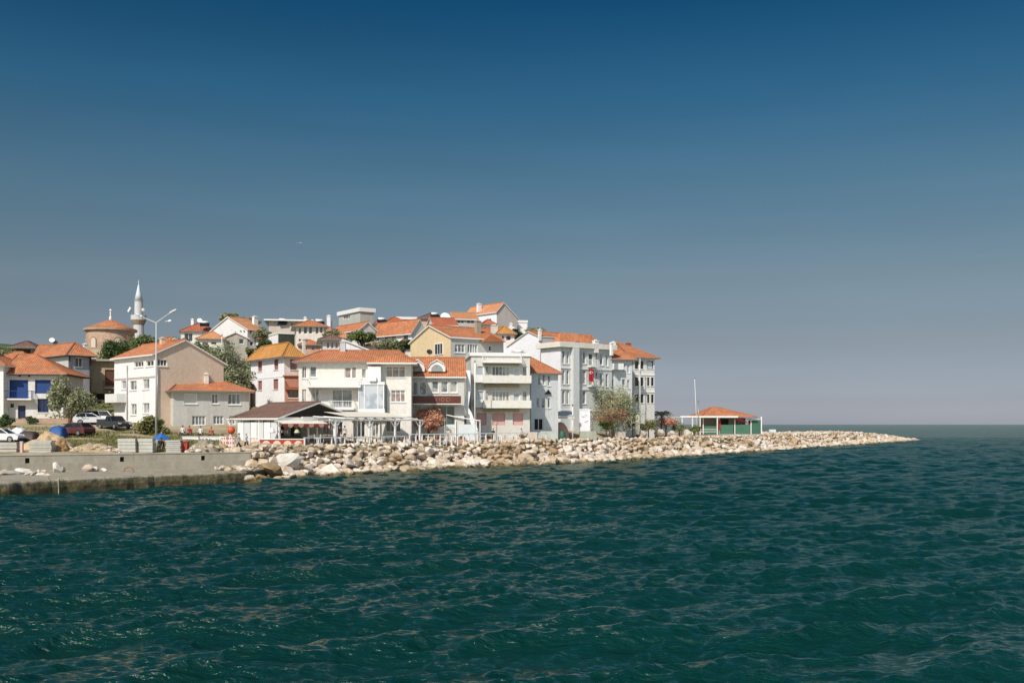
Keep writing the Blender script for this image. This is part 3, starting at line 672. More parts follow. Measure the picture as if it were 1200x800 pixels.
# central cream house
h = House('house', 'long cream seafront house with orange roof and a white balcony behind the cafe', 'house', 350, 118, 3, 424, rx=482, D=10, mR=stucco('e2ddd3', .2))
h.wins('R', [(354, 429, 359, 443, dict(n=2)), (363, 429, 371, 442, dict(n=1, glass=GCUR)), (404, 430, 411.5, 443, dict(n=1, glass=GBROWN)), (412.5, 430, 417.5, 443, dict(n=1, glass=GBROWN, transom=True)), (424, 432, 429, 443, dict(n=1)),
  (452, 429, 475, 442, dict(n=3, transom=True, glass=GBROWN)), (354, 456, 359, 472), (365, 455, 374, 475, dict(n=2)), (389, 456, 413, 478, dict(n=2, glass=GGREY)), (458, 457, 475, 471, dict(n=3, transom=True, glass=GBROWN)),
  (378, 493, 386, 509, dict(glass=GDARK)), (388, 494, 402, 510, dict(glass=GDARK)), (418, 493, 428, 512, dict(glass=GDARK)), (436, 493, 444, 512), (452, 493, 470, 506, dict(glass=GDARK, n=3))])
h.balcony('R', 361, 424, 451.5, 1.5, 'bars', .7, t=.3); h.balcony('R', 386, 416, 478.5, 1.2, 'bars', .9, t=.2); h.band('R', 487, .15)
h.hip(410.5, (.16, .5), (.86, .5), ov=.6, mat=TILE)
m = MB()
def hipfront(mb, x0, x1, y0, y1, z0, zt):
    e = [Vector((x0,y0,z0)), Vector((x1,y0,z0)), Vector((x1,y1,z0+.3)), Vector((x0,y1,z0+.3))]; xm = (x0+x1)/2; a, b = Vector((xm-.3, y0+(x1-x0)*.42, zt)), Vector((xm, y1, zt))
    for pts in ([e[0], e[1], a], [e[1], e[2], b, a], [e[3], e[0], a, b]):
        o = pts[0]; ud = (pts[1]-pts[0]).normalized(); n = ud.cross(pts[-1]-pts[0]).normalized(); vd = n.cross(ud); mb.face(pts, 0, [((p-o).dot(ud), (p-o).dot(vd)) for p in pts])
    mb.face([e[0], e[1], e[1]-Vector((0,0,.16)), e[0]-Vector((0,0,.16))], 1); mb.face([e[0], e[3], e[3]-Vector((0,0,.16)), e[0]-Vector((0,0,.16))], 1); mb.face([e[0]-Vector((0,0,.16)), e[1]-Vector((0,0,.16)), e[2]-Vector((0,0,.46)), e[3]-Vector((0,0,.46))], 1)
hipfront(m, h.u(431), h.W+.75, -1.35, 5.2, h.ze-h.zb-.12, h.ze-h.zb+1.15); m.build('front_hip', [TILE, WTRIM], h.roof)
m = MB(); c0 = h.u(422); c1 = h.u(450); z0 = h.z(479)-h.zb; z1 = h.z(451)-h.zb
m.box(c0-.15, c1+.15, -1.2, -.004, z0-.5, z0); m.box(c0-.15, c1+.15, -1.2, -.004, z1, z1+.35)
for x in (c0-.05, c0+.62, c1-.62, c1+.05): m.box(x-.05, x+.05, -1.15, -1.05, z0+.003, z1-.003)
m.box(c0-.1, c0, -1.0, -.1, z0+.003, z1-.003)
bw = m.build('bay_window', WPAINT, h.E); m = MB(); m.box(c0, c1, -1.09, -1.07, z0+.01, z1-.01); m.box(c0-.09, c0-.02, -1.02, -.1, z0+.01, z1-.01); m.build('pane', GLIGHT, bw)
m = MB(); c0 = h.u(432); c1 = h.u(447); m.box(c0, c1, -1.1, -.95, h.z(447)-h.zb, h.z(430)-h.zb); m.box(c0, c0+.1, -.947, -.004, h.z(447)-h.zb, h.z(430)-h.zb); m.box(c1-.1, c1, -.947, -.004, h.z(447)-h.zb, h.z(430)-h.zb); m.build('screen', stucco('eceae6', .08), h.E)
h.pipe('R', 453, 450, 488, .05)
m = MB(); c = h.u(438); z = h.z(446)-h.zb; m.box(c-.4, c+.4, -1.5, -1.12, z-.1, z+.4); ac = m.build('air_conditioner', WPAINT, h.E)
h.chimney(399, 405, 400, 411, 5, mat=LGREY); h.finish()
# restaurant with dormers
h = House('restaurant', 'grey restaurant house with two white arched dormers and a brown sign board', 'restaurant', 483, 123, 4, 439, rx=544, D=9, mR=stucco('cbc8c0', .2))
h.wins('R', [(484, 447, 489, 463, dict(n=1, glass=GDARK)), (491, 447, 500, 463, dict(n=1)), (506, 446, 514, 460, dict(n=1)), (517, 446, 525, 460, dict(n=1)), (528, 446, 536, 460, dict(n=1))], glass=GCUR)
h.win('R', 485, 475, 533, 500, n=5, glass=GGREEN, frame=STEEL, sill=False, rec=.2)
h.gable('L', 419, mat=TILE, ov=.5)
m = MB(); m.box(h.u(483), h.u(540), -1.2, -1.05, h.z(472)-h.zb, h.z(464)-h.zb); m.box(h.u(483), h.u(540), -1.047, -.004, h.z(473)-h.zb, h.z(472)-h.zb-.004); sg = m.build('sign_board', flat('5c2f20', .5, .3), h.E)
m = MB()
for x, w_, k in ((511, .25, 1), (514.5, .1, 1), (517, .3, 2), (520.3, .12, 1), (523, .3, 2), (527, .22, 1)):
    c = h.u(x); zc = h.z(468)-h.zb
    m.box(c, c+.05, -1.23, -1.203, zc-.22, zc+.22)
    if k == 2: m.box(c+.053, c+w_, -1.23, -1.203, zc+.15, zc+.22); m.box(c+.053, c+w_, -1.23, -1.203, zc-.22, zc-.15)
m.build('lettering', flat('96705a'), sg)
m = MB(); m.box(h.u(483)-.1, h.u(541), -1.3, -1.2+.14, h.z(474)-h.zb, h.z(472.8)-h.zb); m.build('canopy_edge', CREAM, h.E)
for cx_, w_ in ((489, 8.5), (512, 10)):
    c = h.u(cx_); hw = w_/F*123; zb_ = h.z(434)-h.zb; zt_ = h.z(423)-h.zb; m = MB()
    def arch(hw, zt, y0, y1, mb, mi=0):
        pts = [(c-hw, zb_-.1), (c+hw, zb_-.1), (c+hw, zb_+(zt-zb_)*.35), (c+hw*.72, zb_+(zt-zb_)*.72), (c+hw*.3, zt), (c-hw*.3, zt), (c-hw*.72, zb_+(zt-zb_)*.72), (c-hw, zb_+(zt-zb_)*.35)]
        mb.prism_y(pts, y0, y1, mi)
    arch(hw, zt_, .25, 3.6, m); dm = m.build('dormer', stucco('e2e0da', .15), h.roof); m = MB(); arch(hw*.66, zt_-.42, .19, .3, m); m.build('pane', GGREY, dm)
    m = MB(); m.prism_y([(c-hw-.05, zb_+(zt_-zb_)*.3), (c-hw*.72, zb_+(zt_-zb_)*.75), (c, zt_+.12), (c+hw*.72, zb_+(zt_-zb_)*.75), (c+hw+.05, zb_+(zt_-zb_)*.3), (c+hw*.76, zb_+(zt_-zb_)*.82), (c, zt_+.25), (c-hw*.76, zb_+(zt_-zb_)*.82)], .1, 3.5); m.build('dormer_roof', WTRIM, dm)
h.finish()
# yellow gable house
h = House('house', 'pale yellow house with a tall gable wall and a glazed upper storey', 'house', 528, 136, 28, 395, lx=481, rx=590, mR=stucco('b4b4ae', .25), mL=YELLOW)
h.gable('L', 381, frac=.5, e0=394, mat=TILE, ov=.3); gable_window(h, 'L', 510, 403, 519, 415, 3, GDARK)
h.wins('R', [(533, 403, 545, 413, dict(n=3)), (548, 403, 560, 414, dict(n=4)), (573, 405, 576, 411, dict(n=1, glass=GBLACK))], glass=GCUR)
m = MB(); c0, c1 = h.u(562), h.u(589); ca_ = h.u(571); m.prism_y([(c0, h.z(403, 142)-h.zb), (c1, h.z(404.5, 146)-h.zb), (ca_, h.z(395, 143)-h.zb)], -.9, 2); m.build('roof_gable', [TILE], h.roof)
h.chimney(557, 563, 376, 397, 6, mat=stucco('a59c8c')); h.finish()
# balcony apartment
h = House('apartment_building', 'grey four storey seafront apartment with stacked white balconies', 'apartment building', 552, 130, 7, 417, rx=621, D=11, mR=stucco('cfccc4', .15))
for y0, y1 in ((429, 443), (458, 472)):
    h.wins('R', [(559, y0, 567, y1, dict(n=1, glass=GLIGHT)), (569, y0, 573, y1, dict(n=1)), (576.5, y0, 597, y1, dict(n=5)), (602, y0+2, 609, y1, dict(n=1, glass=GLIGHT)), (612, y0, 618, y1+1, dict(n=1, glass=GGREY))], glass=GCUR)
h.wins('R', [(559, 484, 570, 498, dict(n=1)), (577, 484, 592, 498, dict(n=1)), (601, 484, 613, 498, dict(n=1))], glass=PINK, frame=flat('b98a80'), sill=False)
for y in (446.5, 475.5): h.balcony('R', 565, 621, y, 1.4, 'solid', .7, t=.3, mat=stucco('dcd9cf', .15)); h.balcony('R', 555, 565, y, .9, 'solid', .8, t=.2)
for y in (426.5, 452, 481): h.band('R', y, .25, .45, mat=flat('9d8e6c', .9), x0=567, x1=608)
h.balcony('R', 565, 610, 423, 1.3, 'bars', .9, t=.3)
h.flat(.25, .2, par=.2); h.pipe('R', 557, 425, 500, .07, WTRIM); h.finish()
# grey house orange roof
h = House('house', 'narrow blue grey house with orange roof beside the balcony apartment', 'house', 622, 135, 25, 437, D=8, rx=654, mR=stucco('d2d4d2', .2), mL=stucco('c4c6c4'))
h.wins('R', [(631, 439, 633, 451, dict(n=1)), (636, 439, 639, 451, dict(n=1)), (642, 440, 645, 452, dict(n=1)), (629, 466, 632, 478, dict(n=1)), (635, 466, 639, 478, dict(n=1)), (642, 466, 645, 478, dict(n=1)), (626, 490, 637, 504, dict(n=2, glass=BLACK, sill=False))], glass=GCUR)  # bottom black pane paints the shade of an open ground floor
h.hip(415, (.12, .5), (.25, .5), ov=.5, mat=TILE)
m = MB(); c, z = h.uz('R', 642, 460); m.prism_y([(c-.5, z-h.zb-.2), (c+.5, z-h.zb-.2), (c, z-h.zb+.4)], -.25, -.01); m.build('lantern', BLACK, h.E); h.finish()
# big white blank walls
h = House('apartment_building', 'big white blank gable wall rising behind the balcony apartment', 'apartment building', 633, 158, 30, 404, lx=586, Wd=6, mR=LGREY, mL=stucco('e9e9ec', .1))
h.gable('L', 388, frac=.27, e0=394, e1=412, mat=TILE, ov=.1, th=.1); h.chimney(631, 634, 386, 394, 0, mat=WHITE); h.finish()
h = House('apartment_building', 'ornate grey apartment block with a cornice, bay windows and a red flag', 'apartment building', 657, 150, 38, 406.5, lx=634, rx=717, mR=stucco('cccecc', .25), mL=stucco('e6e6e8', .1))
for y0, y1 in ((411, 426), (434, 450), (458, 473)):
    h.wins('R', [(659, y0, 662, y1), (664, y0, 667, y1), (677, y0, 681, y1), (683, y0, 687, y1), (698, y0+2, 701, y1+2), (703, y0+3, 707, y1+2), (710, y0+4, 713, y1+3)], n=1, glass=GCUR)
h.balcony('R', 688, 697, 452, 1, 'bars'); h.balcony('R', 688, 697, 429, 1, 'bars')
h.wins('R', [(690, 414, 695, 428), (690, 437, 695, 451)], n=1, glass=GDARK)
for x0, x1 in ((660.5, 675.5), (676, 689)):
    for yb, yt in ((480, 457), (455, 433), (431, 409)):
        pass
m = MB(); c0, c1 = h.u(668.5), h.u(675.5); m.box(c0, c1, -.7, -.004, .3, h.z(408, 152)-h.zb); m.build('corner_bay', stucco('d0d2d0', .15), h.E)
for y in (430.5, 455, 480): h.band('R', y, .25, .12)
h.flat(.45, .6, par=.35, mat=CREAM)
h.roof.name = 'cornice'; rr = MB()
W_, D_ = h.W, h.D; z0 = h.ze-h.zb+.5
def hipmb(mb, x0, x1, y0, y1, z0, zt, k=.3):
    e = [Vector((x0,y0,z0)), Vector((x1,y0,z0)), Vector((x1,y1,z0)), Vector((x0,y1,z0))]; w = x1-x0; d = y1-y0
    if w > d: a, b = Vector((x0+d/2, (y0+y1)/2, zt)), Vector((x1-d/2, (y0+y1)/2, zt)); L = [[e[0],e[1],b,a],[e[1],e[2],b],[e[2],e[3],a,b],[e[3],e[0],a]]
    else: a, b = Vector(((x0+x1)/2, y0+w/2, zt)), Vector(((x0+x1)/2, y1-w/2, zt)); L = [[e[0],e[1],a],[e[1],e[2],b,a],[e[2],e[3],b],[e[3],e[0],a,b]]
    for pts in L:
        o = pts[0]; ud = (pts[1]-pts[0]).normalized(); n = ud.cross(pts[-1]-pts[0]).normalized(); vd = n.cross(ud); mb.face(pts, 0, [((p-o).dot(ud), (p-o).dot(vd)) for p in pts])
    mb.face([q for q in e], 0)
hipmb(rr, .8, W_-.8, 1.2, D_-.8, z0, z0+2.0); h.roof = rr.build('roof', TILE, h.E)
for x0, x1, yt in ((672, 678, 399), (695, 701, 399), (715, 718, 402)): h.chimney(x0, x1, yt, yt+9, 4, mat=PINKST if x0 == 672 else WHITE)
h.finish()
# flag
fl = thing('flag', 'red flag with white crescent and star hanging from the grey apartment balcony', 'flag', P(689.5, 431, 152)); m = MB(); m.tube((0,0,.3), (.1,-.9,.0), .03, n=5); m.build('pole', WPAINT, fl)
m = MB(); n = 8
for k in range(n):
    for j in range(8):
        f_ = lambda a, b: (-.0+.75*a/n, -.9+.08*math.sin(a*1.6)+.03*b, -.0-.1-1.9*b/8-.2*a/n)
        m.face([f_(k, j), f_(k+1, j), f_(k+1, j+1), f_(k, j+1)])
cl = m.build('cloth', flat('a3202a', .7, .15), fl, True)
m = MB()
def disc(mb, cx, cz, r, r2, off, y):
    N = 14
    for k in range(N):
        t0, t1 = R(40)+R(280)*k/N, R(40)+R(280)*(k+1)/N
        mb.face([(cx+r*math.cos(t0), y, cz+r*math.sin(t0)), (cx+r*math.cos(t1), y, cz+r*math.sin(t1)), (cx+off+r2*math.cos(t1), y, cz+r2*math.sin(t1)), (cx+off+r2*math.cos(t0), y, cz+r2*math.sin(t0))])
disc(m, .3, -.75, .2, .15, .04, -.99)
for k in range(5):
    t0 = R(90+72*k); m.face([(.52+.1*math.cos(t0), -.99, -.75+.12*math.sin(t0)), (.52+.04*math.cos(t0+.63), -.99, -.75+.05*math.sin(t0+.63)), (.52, -.99, -.75), (.52+.04*math.cos(t0-.63), -.99, -.75+.05*math.sin(t0-.63))])
m.build('crescent_and_star', WPAINT, fl)
# far right apartment
h = House('apartment_building', 'rightmost apartment block with rows of dark windows and orange roof', 'apartment building', 742, 162, 20, 419, lx=None, D=12, rx=767, mR=stucco('cfccc6', .2), mL=stucco('b0b2b0'))
for i, (y0, y1) in enumerate(((423, 432), (442, 452), (462, 472))):
    h.wins('R', [(744, y0, 748, y1), (750.5, y0, 754, y1)] + ([(758.5, y0, 761, y1), (763, y0, 766, y1)] if i else [(758, y0, 765.5, y1, dict(glass=GLIGHT))]), n=1, glass=GBLACK, frame=DARK)
for y in (438.5, 458.5): h.band('R', y, .25, .1)
h.pipe('R', 749.5, 425, 490, .07, WTRIM); h.hip(401, (.1, .6), (.2, .6), ov=.7, mat=TILE, fascia=CREAM); h.chimney(734, 739, 402, 408, 6, mat=TILE); h.finish()
h = House('apartment_building', 'grey wing left of the rightmost apartment with small windows and laundry', 'apartment building', 714, 157, 16, 421, rx=741, D=9, mR=stucco('c6c8c6', .25))
for i, (y0, y1) in enumerate(((426, 437), (444, 455), (464, 475))): h.wins('R', [(717, y0, 719, y1), (729, y0, 733, y1), (735, y0+1, 738, y1)], n=1, glass=GCUR if i else GLIGHT)
h.balcony('R', 716, 728, 432, 1, 'solid', .8); h.hip(403, (.2, .5), (.5, .5), ov=.6, mat=TILE, fascia=CREAM); h.chimney(716, 721, 401, 412, 3, mat=WHITE); h.finish()
# ------------- the upper town
def simple(label, cx, Y, a, eave, lx, rx, roof, apex, mR=WHITE, mL=None, wR=(), wL=(), D=None, Dmax=11, tile=None, frac=.5, chim=(), glass=GDARK, name='house', cat='house', e1=None, ov=.4, n=1, fr=None):
    h = House(name, label, cat, cx, Y, a, eave, lx=lx, rx=rx, D=D, mR=mR, mL=mL, Dmax=Dmax)
    if roof == 'hip': h.hip(apex, ov=ov, mat=tile)
    elif roof == 'gR': h.gable('R', apex, frac, mat=tile, e1=e1, ov=ov)
    elif roof == 'gL': h.gable('L', apex, frac, mat=tile, e1=e1, ov=ov)
    else: h.flat(.3, ov, par=apex)
    h.wins('R', [(*w, dict(n=n)) for w in wR], glass=glass, sill=False, frame=fr); h.wins('L', [(*w, dict(n=n)) for w in wL], glass=glass, sill=False, frame=fr)
    for c in chim: h.chimney(*c)
    h.finish(); return h
simple('cream hilltop house with red roof and cluttered balcony left of the white gable', 212, 192, 12, 388, None, 252, 'hip', 378, CREAM, wR=[(216, 390, 226, 400)], D=9, tile=TILER, chim=[(224, 227, 374, 381, 3)], n=2)
simple('small cream house with an orange lean roof below the cluttered balcony house', 232, 172, 8, 397, None, 262, 'hip', 388, CREAM, wR=[(237, 400, 244, 404), (247, 400, 254, 404)], D=7, tile=TILEP)
simple('big plain white gable house on the hill with a row of tiny windows', 290, 186, 42, 385, 246, 312, 'gL', 371, GREYW, stucco('dedcd8', .15), wR=[(293, 386, 296, 391), (305, 387, 309, 392), (293, 400, 297, 405)], wL=[(281, 387, 283, 390), (285, 387, 287, 390)], tile=TILEP, chim=[(296, 302, 371, 381, 5)], frac=.5)
simple('small grey house with two windows in front of the big white gable', 262, 176, 14, 395, None, 290, 'gR', 389, stucco('b4aca0', .3), wR=[(280, 397, 286, 403)], D=6, tile=TILER)
simple('cream flat roofed villa with a wide overhanging white slab', 315, 196, 10, 376, None, 362, 'flat', 0, stucco('cdbfb0', .2), D=11, wR=[(324, 378, 336, 382), (340, 378, 352, 382)], ov=.9)
simple('white boxy house with a dark green side wall below the flat roofed villa', 326, 178, 30, 391, 312, 346, 'flat', 0, flat('3a3f36', .9, .2), WHITE, ov=.1)
simple('white timber framed house with five dark upper windows and orange roof', 347, 170, 14, 382, None, 380, 'hip', 375, stucco('dfd6c8', .2), D=8, wR=[(350, 384, 353, 391), (356, 383, 360, 391), (362, 383, 366, 391), (370, 383, 373, 391), (375, 383, 378, 390), (350, 397, 353, 400), (357, 397, 361, 400)], tile=TILE, chim=[(356, 359, 372, 378, 3), (383, 387, 370, 378, 5)], ov=.6)
simple('pale concrete box house with a flat roof, highest in the middle of the town', 422, 200, 35, 365, 397, 438, 'flat', .5, stucco('aaa89e', .3), stucco('b6b6ae', .3), ov=.3, wL=[(402, 369, 410, 374)], glass=GCUR)
simple('white house with an orange roof and three small dark windows below the concrete box', 421, 172, 34, 385, 386, 440, 'gR', 377, GREYW, stucco('e0dccf', .2), wL=[(405.5, 386.5, 408.5, 391), (409.5, 386.5, 412, 391), (415.5, 385.5, 418, 390), (397, 387, 401, 392)], wR=[(424, 383, 426, 387)], tile=TILE, chim=[(388.5, 391, 377, 383, 4)])
simple('pink white house with three narrow windows and a brown roof edge', 378, 150, 12, 398, None, 400, 'hip', 392, stucco('d9cdc8', .15), D=7, wR=[(383, 401, 386, 408), (388, 401, 391, 408), (393, 401, 396, 408)], tile=TILEB, glass=GBROWN, ov=.7)
simple('blank white gable wall sloping down to the right behind the cream house', 397, 142, 8, 411, None, 437, 'gR', 397, stucco('dcdce0', .12), D=6, frac=.08, tile=TILEB, ov=.1)
simple('white house with wide orange roofs and lower glazing in the middle of the hill', 483, 176, 38, 387, 436, 499, 'gR', 374, GREYW, stucco('dfdfdf', .2), wL=[(441, 392, 444, 400), (450, 391, 464, 400), (472, 391, 478, 399)], tile=TILE, glass=GGREY, ov=.5)
simple('orange roofed house with a little gable behind the wide roofs', 452, 190, 20, 378, None, 478, 'hip', 371, WHITE, D=8, tile=TILER)
simple('house with a curved brownish roof near the skyline', 492, 205, 8, 373, None, 519, 'hip', 366.5, stucco('c8a894', .3), D=8, tile=TILEB)
simple('red roofed house left of the tall white hilltop building', 509, 180, 15, 380, None, 536, 'gL', 372, CREAM, D=8, tile=TILER, wR=[(516, 382, 520, 386), (524, 382, 528, 386)])
simple('orange roofed house just behind the yellow gable', 526, 158, 18, 397, None, 562, 'hip', 386, CREAM, D=10, tile=TILE)
h = House('house', 'tall white hilltop building with orange roof and grey side gable, highest of all', 'house', 582, 200, 40, 366, lx=545, rx=606, mR=stucco('c0bab2', .2), mL=stucco('eeedef', .1))
h.gable('R', 354.5, frac=.32, e0=364, e1=372, mat=TILEP, ov=.3); h.win('L', 572, 373.5, 575.5, 378, n=1, glass=GDARK); h.chimney(559, 564, 356, 362, 5, mat=WHITE); h.finish()
simple('lower white wing with shaded terrace left of the tall hilltop building', 532, 195, 12, 373, None, 560, 'gL', 366, stucco('b5b0a6', .2), D=8, wR=[(536, 375, 544, 379), (547, 375, 556, 379)], tile=TILEP, n=2)
simple('small white box house right of the tall hilltop building', 607, 205, 10, 378, None, 618, 'flat', .2, WHITE, D=5, ov=.1)
simple('house with two tall chimneys and amber roof below the hilltop building', 583, 165, 15, 391, None, 603, 'hip', 382, WHITE, D=7, wR=[(588, 393, 591, 399), (593, 393, 599, 399)], tile=TILEY, chim=[(575, 583, 381, 396, 1, stucco('cfc8bc')), (597, 600, 379, 385, 4)])
simple('dark red striped roof house between the two chimney stacks', 563, 172, 10, 388, None, 580, 'hip', 383, CREAM, D=6, tile=TILER)
simple('low house with red tiled roof behind the white blank walls', 640, 175, 10, 397, None, 668, 'hip', 390, CREAM, D=8, tile=TILER)
simple('brown shack with rusty roof between the tan gable and the shuttered house', 268, 140, 12, 446, None, 293, 'gR', 438, stucco('8f7d68', .4), D=6, tile=TILEB, wR=[(272, 450, 278, 455)])
simple('low amber roofed store behind the street lamp', 196, 140, 12, 402, None, 212, 'hip', 397, CREAM, D=5, tile=TILEY)
# filler rows behind: partly hidden roofs
k_ = 0
for cx, Y, py, w in ((318, 158, 404, 16), (430, 160, 401, 20), (462, 158, 403, 22), (556, 178, 392, 12), (612, 185, 392, 16), (345, 186, 388, 12), (380, 188, 384, 12)):
    k_ += 1
    lb = ['half hidden roof beside the dark leaved tree', 'half hidden orange roof right of the small green tree', 'half hidden orange roof left of the yellow gable', 'half hidden pale roof behind the red striped roof', 'half hidden roof right of the hilltop building', 'half hidden roof behind the timber framed house', 'half hidden roof left of the concrete box house'][k_-1]
    simple(lb, cx, Y, 12, py + 4, None, cx + w, 'hip', py, CREAM, D=6, tile=(TILEP, TILE, TILER)[k_ % 3])
EXTRA = [
 ('low white house with a red roof left of the green walled box', 300, 186, 12, 397, None, 320, 'hip', 390, WHITE, TILER, [(303, 399, 307, 404), (312, 399, 316, 404)]),
 ('pinkish house with two windows right below the timber framed house', 352, 160, 10, 404, None, 374, 'hip', 398, PINKST, TILE, [(356, 406, 360, 410), (365, 406, 369, 410)]),
 ('tiny white house squeezed between the pink white house and the concrete box house', 396, 164, 10, 396, None, 410, 'hip', 390, WHITE, TILEP, [(399, 398, 402, 402)]),
 ('white house with a faded roof under the wide orange roofs, left part', 446, 164, 14, 406, None, 462, 'hip', 400, CREAM, TILEP, [(449, 408, 453, 412)]),
 ('white house with a faded roof under the wide orange roofs, right part', 466, 166, 14, 404, None, 482, 'hip', 397.5, WHITE, TILER, [(470, 406, 475, 410)]),
 ('small cream house with red roof right of the tall concrete box', 440, 196, 12, 379, None, 452, 'hip', 373, CREAM, TILER, [(443, 381, 447, 384)]),
 ('white flat roofed house between the concrete box and the curved roof house', 462, 204, 10, 374, None, 486, 'flat', .2, stucco('d5cbbf'), None, [(466, 376, 470, 379), (475, 376, 480, 379)]),
 ('grey house with a brown roof behind the small cream hill houses', 258, 200, 12, 386, None, 268, 'hip', 380, GREYW, TILEB, []),
 ('little white house behind the dark green trees under the minaret', 172, 186, 12, 404, None, 190, 'hip', 399, WHITE, TILEP, [(176, 405, 180, 409)]),
 ('white house with orange roof peeping over the amber roofed store', 190, 182, 12, 400, None, 208, 'hip', 394, WHITE, TILE, [(195, 401, 199, 405)]),
 ('cream house with faded roof below the cluttered balcony house', 214, 168, 12, 408, None, 232, 'hip', 402, CREAM, TILEP, [(218, 409, 222, 412)]),
 ('white house with a faded orange roof left of the tan stone block', 62, 172, 12, 409, None, 84, 'hip', 404, WHITE, TILEP, []),
 ('narrow cream house with red roof right of the lower white wing', 566, 192, 12, 380, None, 580, 'hip', 374, CREAM, TILER, []),
 ('small white house with orange roof right of the white box house', 620, 196, 12, 392, None, 640, 'hip', 386, WHITE, TILE, [(624, 394, 628, 397)]),
]
for (lb, cx, Y, a, ev, lx, rx, rf, ap, mt, tl, ww) in EXTRA: simple(lb, cx, Y, a, ev, lx, rx, rf, ap, mt, D=6, tile=tl, wR=ww)
def solar(px, py, Y, label):
    p = P(px, py, Y); t = thing('solar_heater', label, 'solar heater', (p.x, p.y, p.z-.9), R(15), 'solar water heaters on the roofs'); m = MB(); m.tube((-.6, 0, .8), (.6, 0, .8), .26, n=12); m.build('tank', WPAINT, t, True)
    m = MB(); m.hexa([(-.9, -1.3, -.1), (.9, -1.3, -.1), (.9, -.2, .6), (-.9, -.2, .6)], [(-.9, -1.33, -.03), (.9, -1.33, -.03), (.9, -.23, .67), (-.9, -.23, .67)]); m.build('collector', GBLACK, t)
    for x in (-.7, .7): m = MB(); m.tube((x, -.1, -.6), (x, 0, .6), .04, n=5); m.build('leg', STEEL, t)
for px, py, Y, l in ((240, 377, 193, 'solar water heater on the red roof of the cluttered balcony house'), (331, 374, 197, 'solar water heater on the flat roofed villa'), (431, 363, 203, 'solar water heater on the concrete box house'), (509, 367, 202, 'solar water heater beside the curved roof house'), (600, 384, 178, 'solar water heater above the amber roof with two chimneys'),
   (447, 373, 190, 'solar water heater on the little gabled orange roof'), (521, 383, 168, 'solar water heater behind the yellow gable'), (648, 394, 170, 'solar water heater behind the white blank walls'), (685, 400, 158, 'solar water heater on the ornate grey apartment'), (608, 411, 137, 'solar water heater on the terrace of the balcony apartment'), (596, 412, 136, 'second solar water heater on the terrace of the balcony apartment, to the left'), (374, 375, 174, 'solar water heater on the timber framed house')): solar(px, py, Y, l)
for x, yb, yt, Y, l in ((232, 378, 371, 192, 'thin aerial on the red roof of the cluttered balcony house'), (241, 378, 369, 194, 'aerial left of the big white gable'), (330, 374, 365, 196, 'aerial on the flat roofed villa'), (386, 374, 368, 180, 'aerial right of the timber framed house'),
   (473, 402, 384, 160, 'tall aerial left of the yellow gable'), (665, 398, 391, 158, 'aerial on the ornate grey apartment'), (722, 402, 395, 160, 'aerial over the right chimney'), (607, 378, 371, 200, 'aerial beside the hilltop white box')): aerial(x, yb, yt, Y, l)
dish(234, 376, 190, 'satellite dish on the cluttered balcony house', .5); dish(522, 372, 190, 'big pale satellite dish on the skyline by the red roof', 1.0); dish(503, 413, 134, 'dish on the yellow gable wall', .4, DARK, .4)
for h in HS: print(h.info)
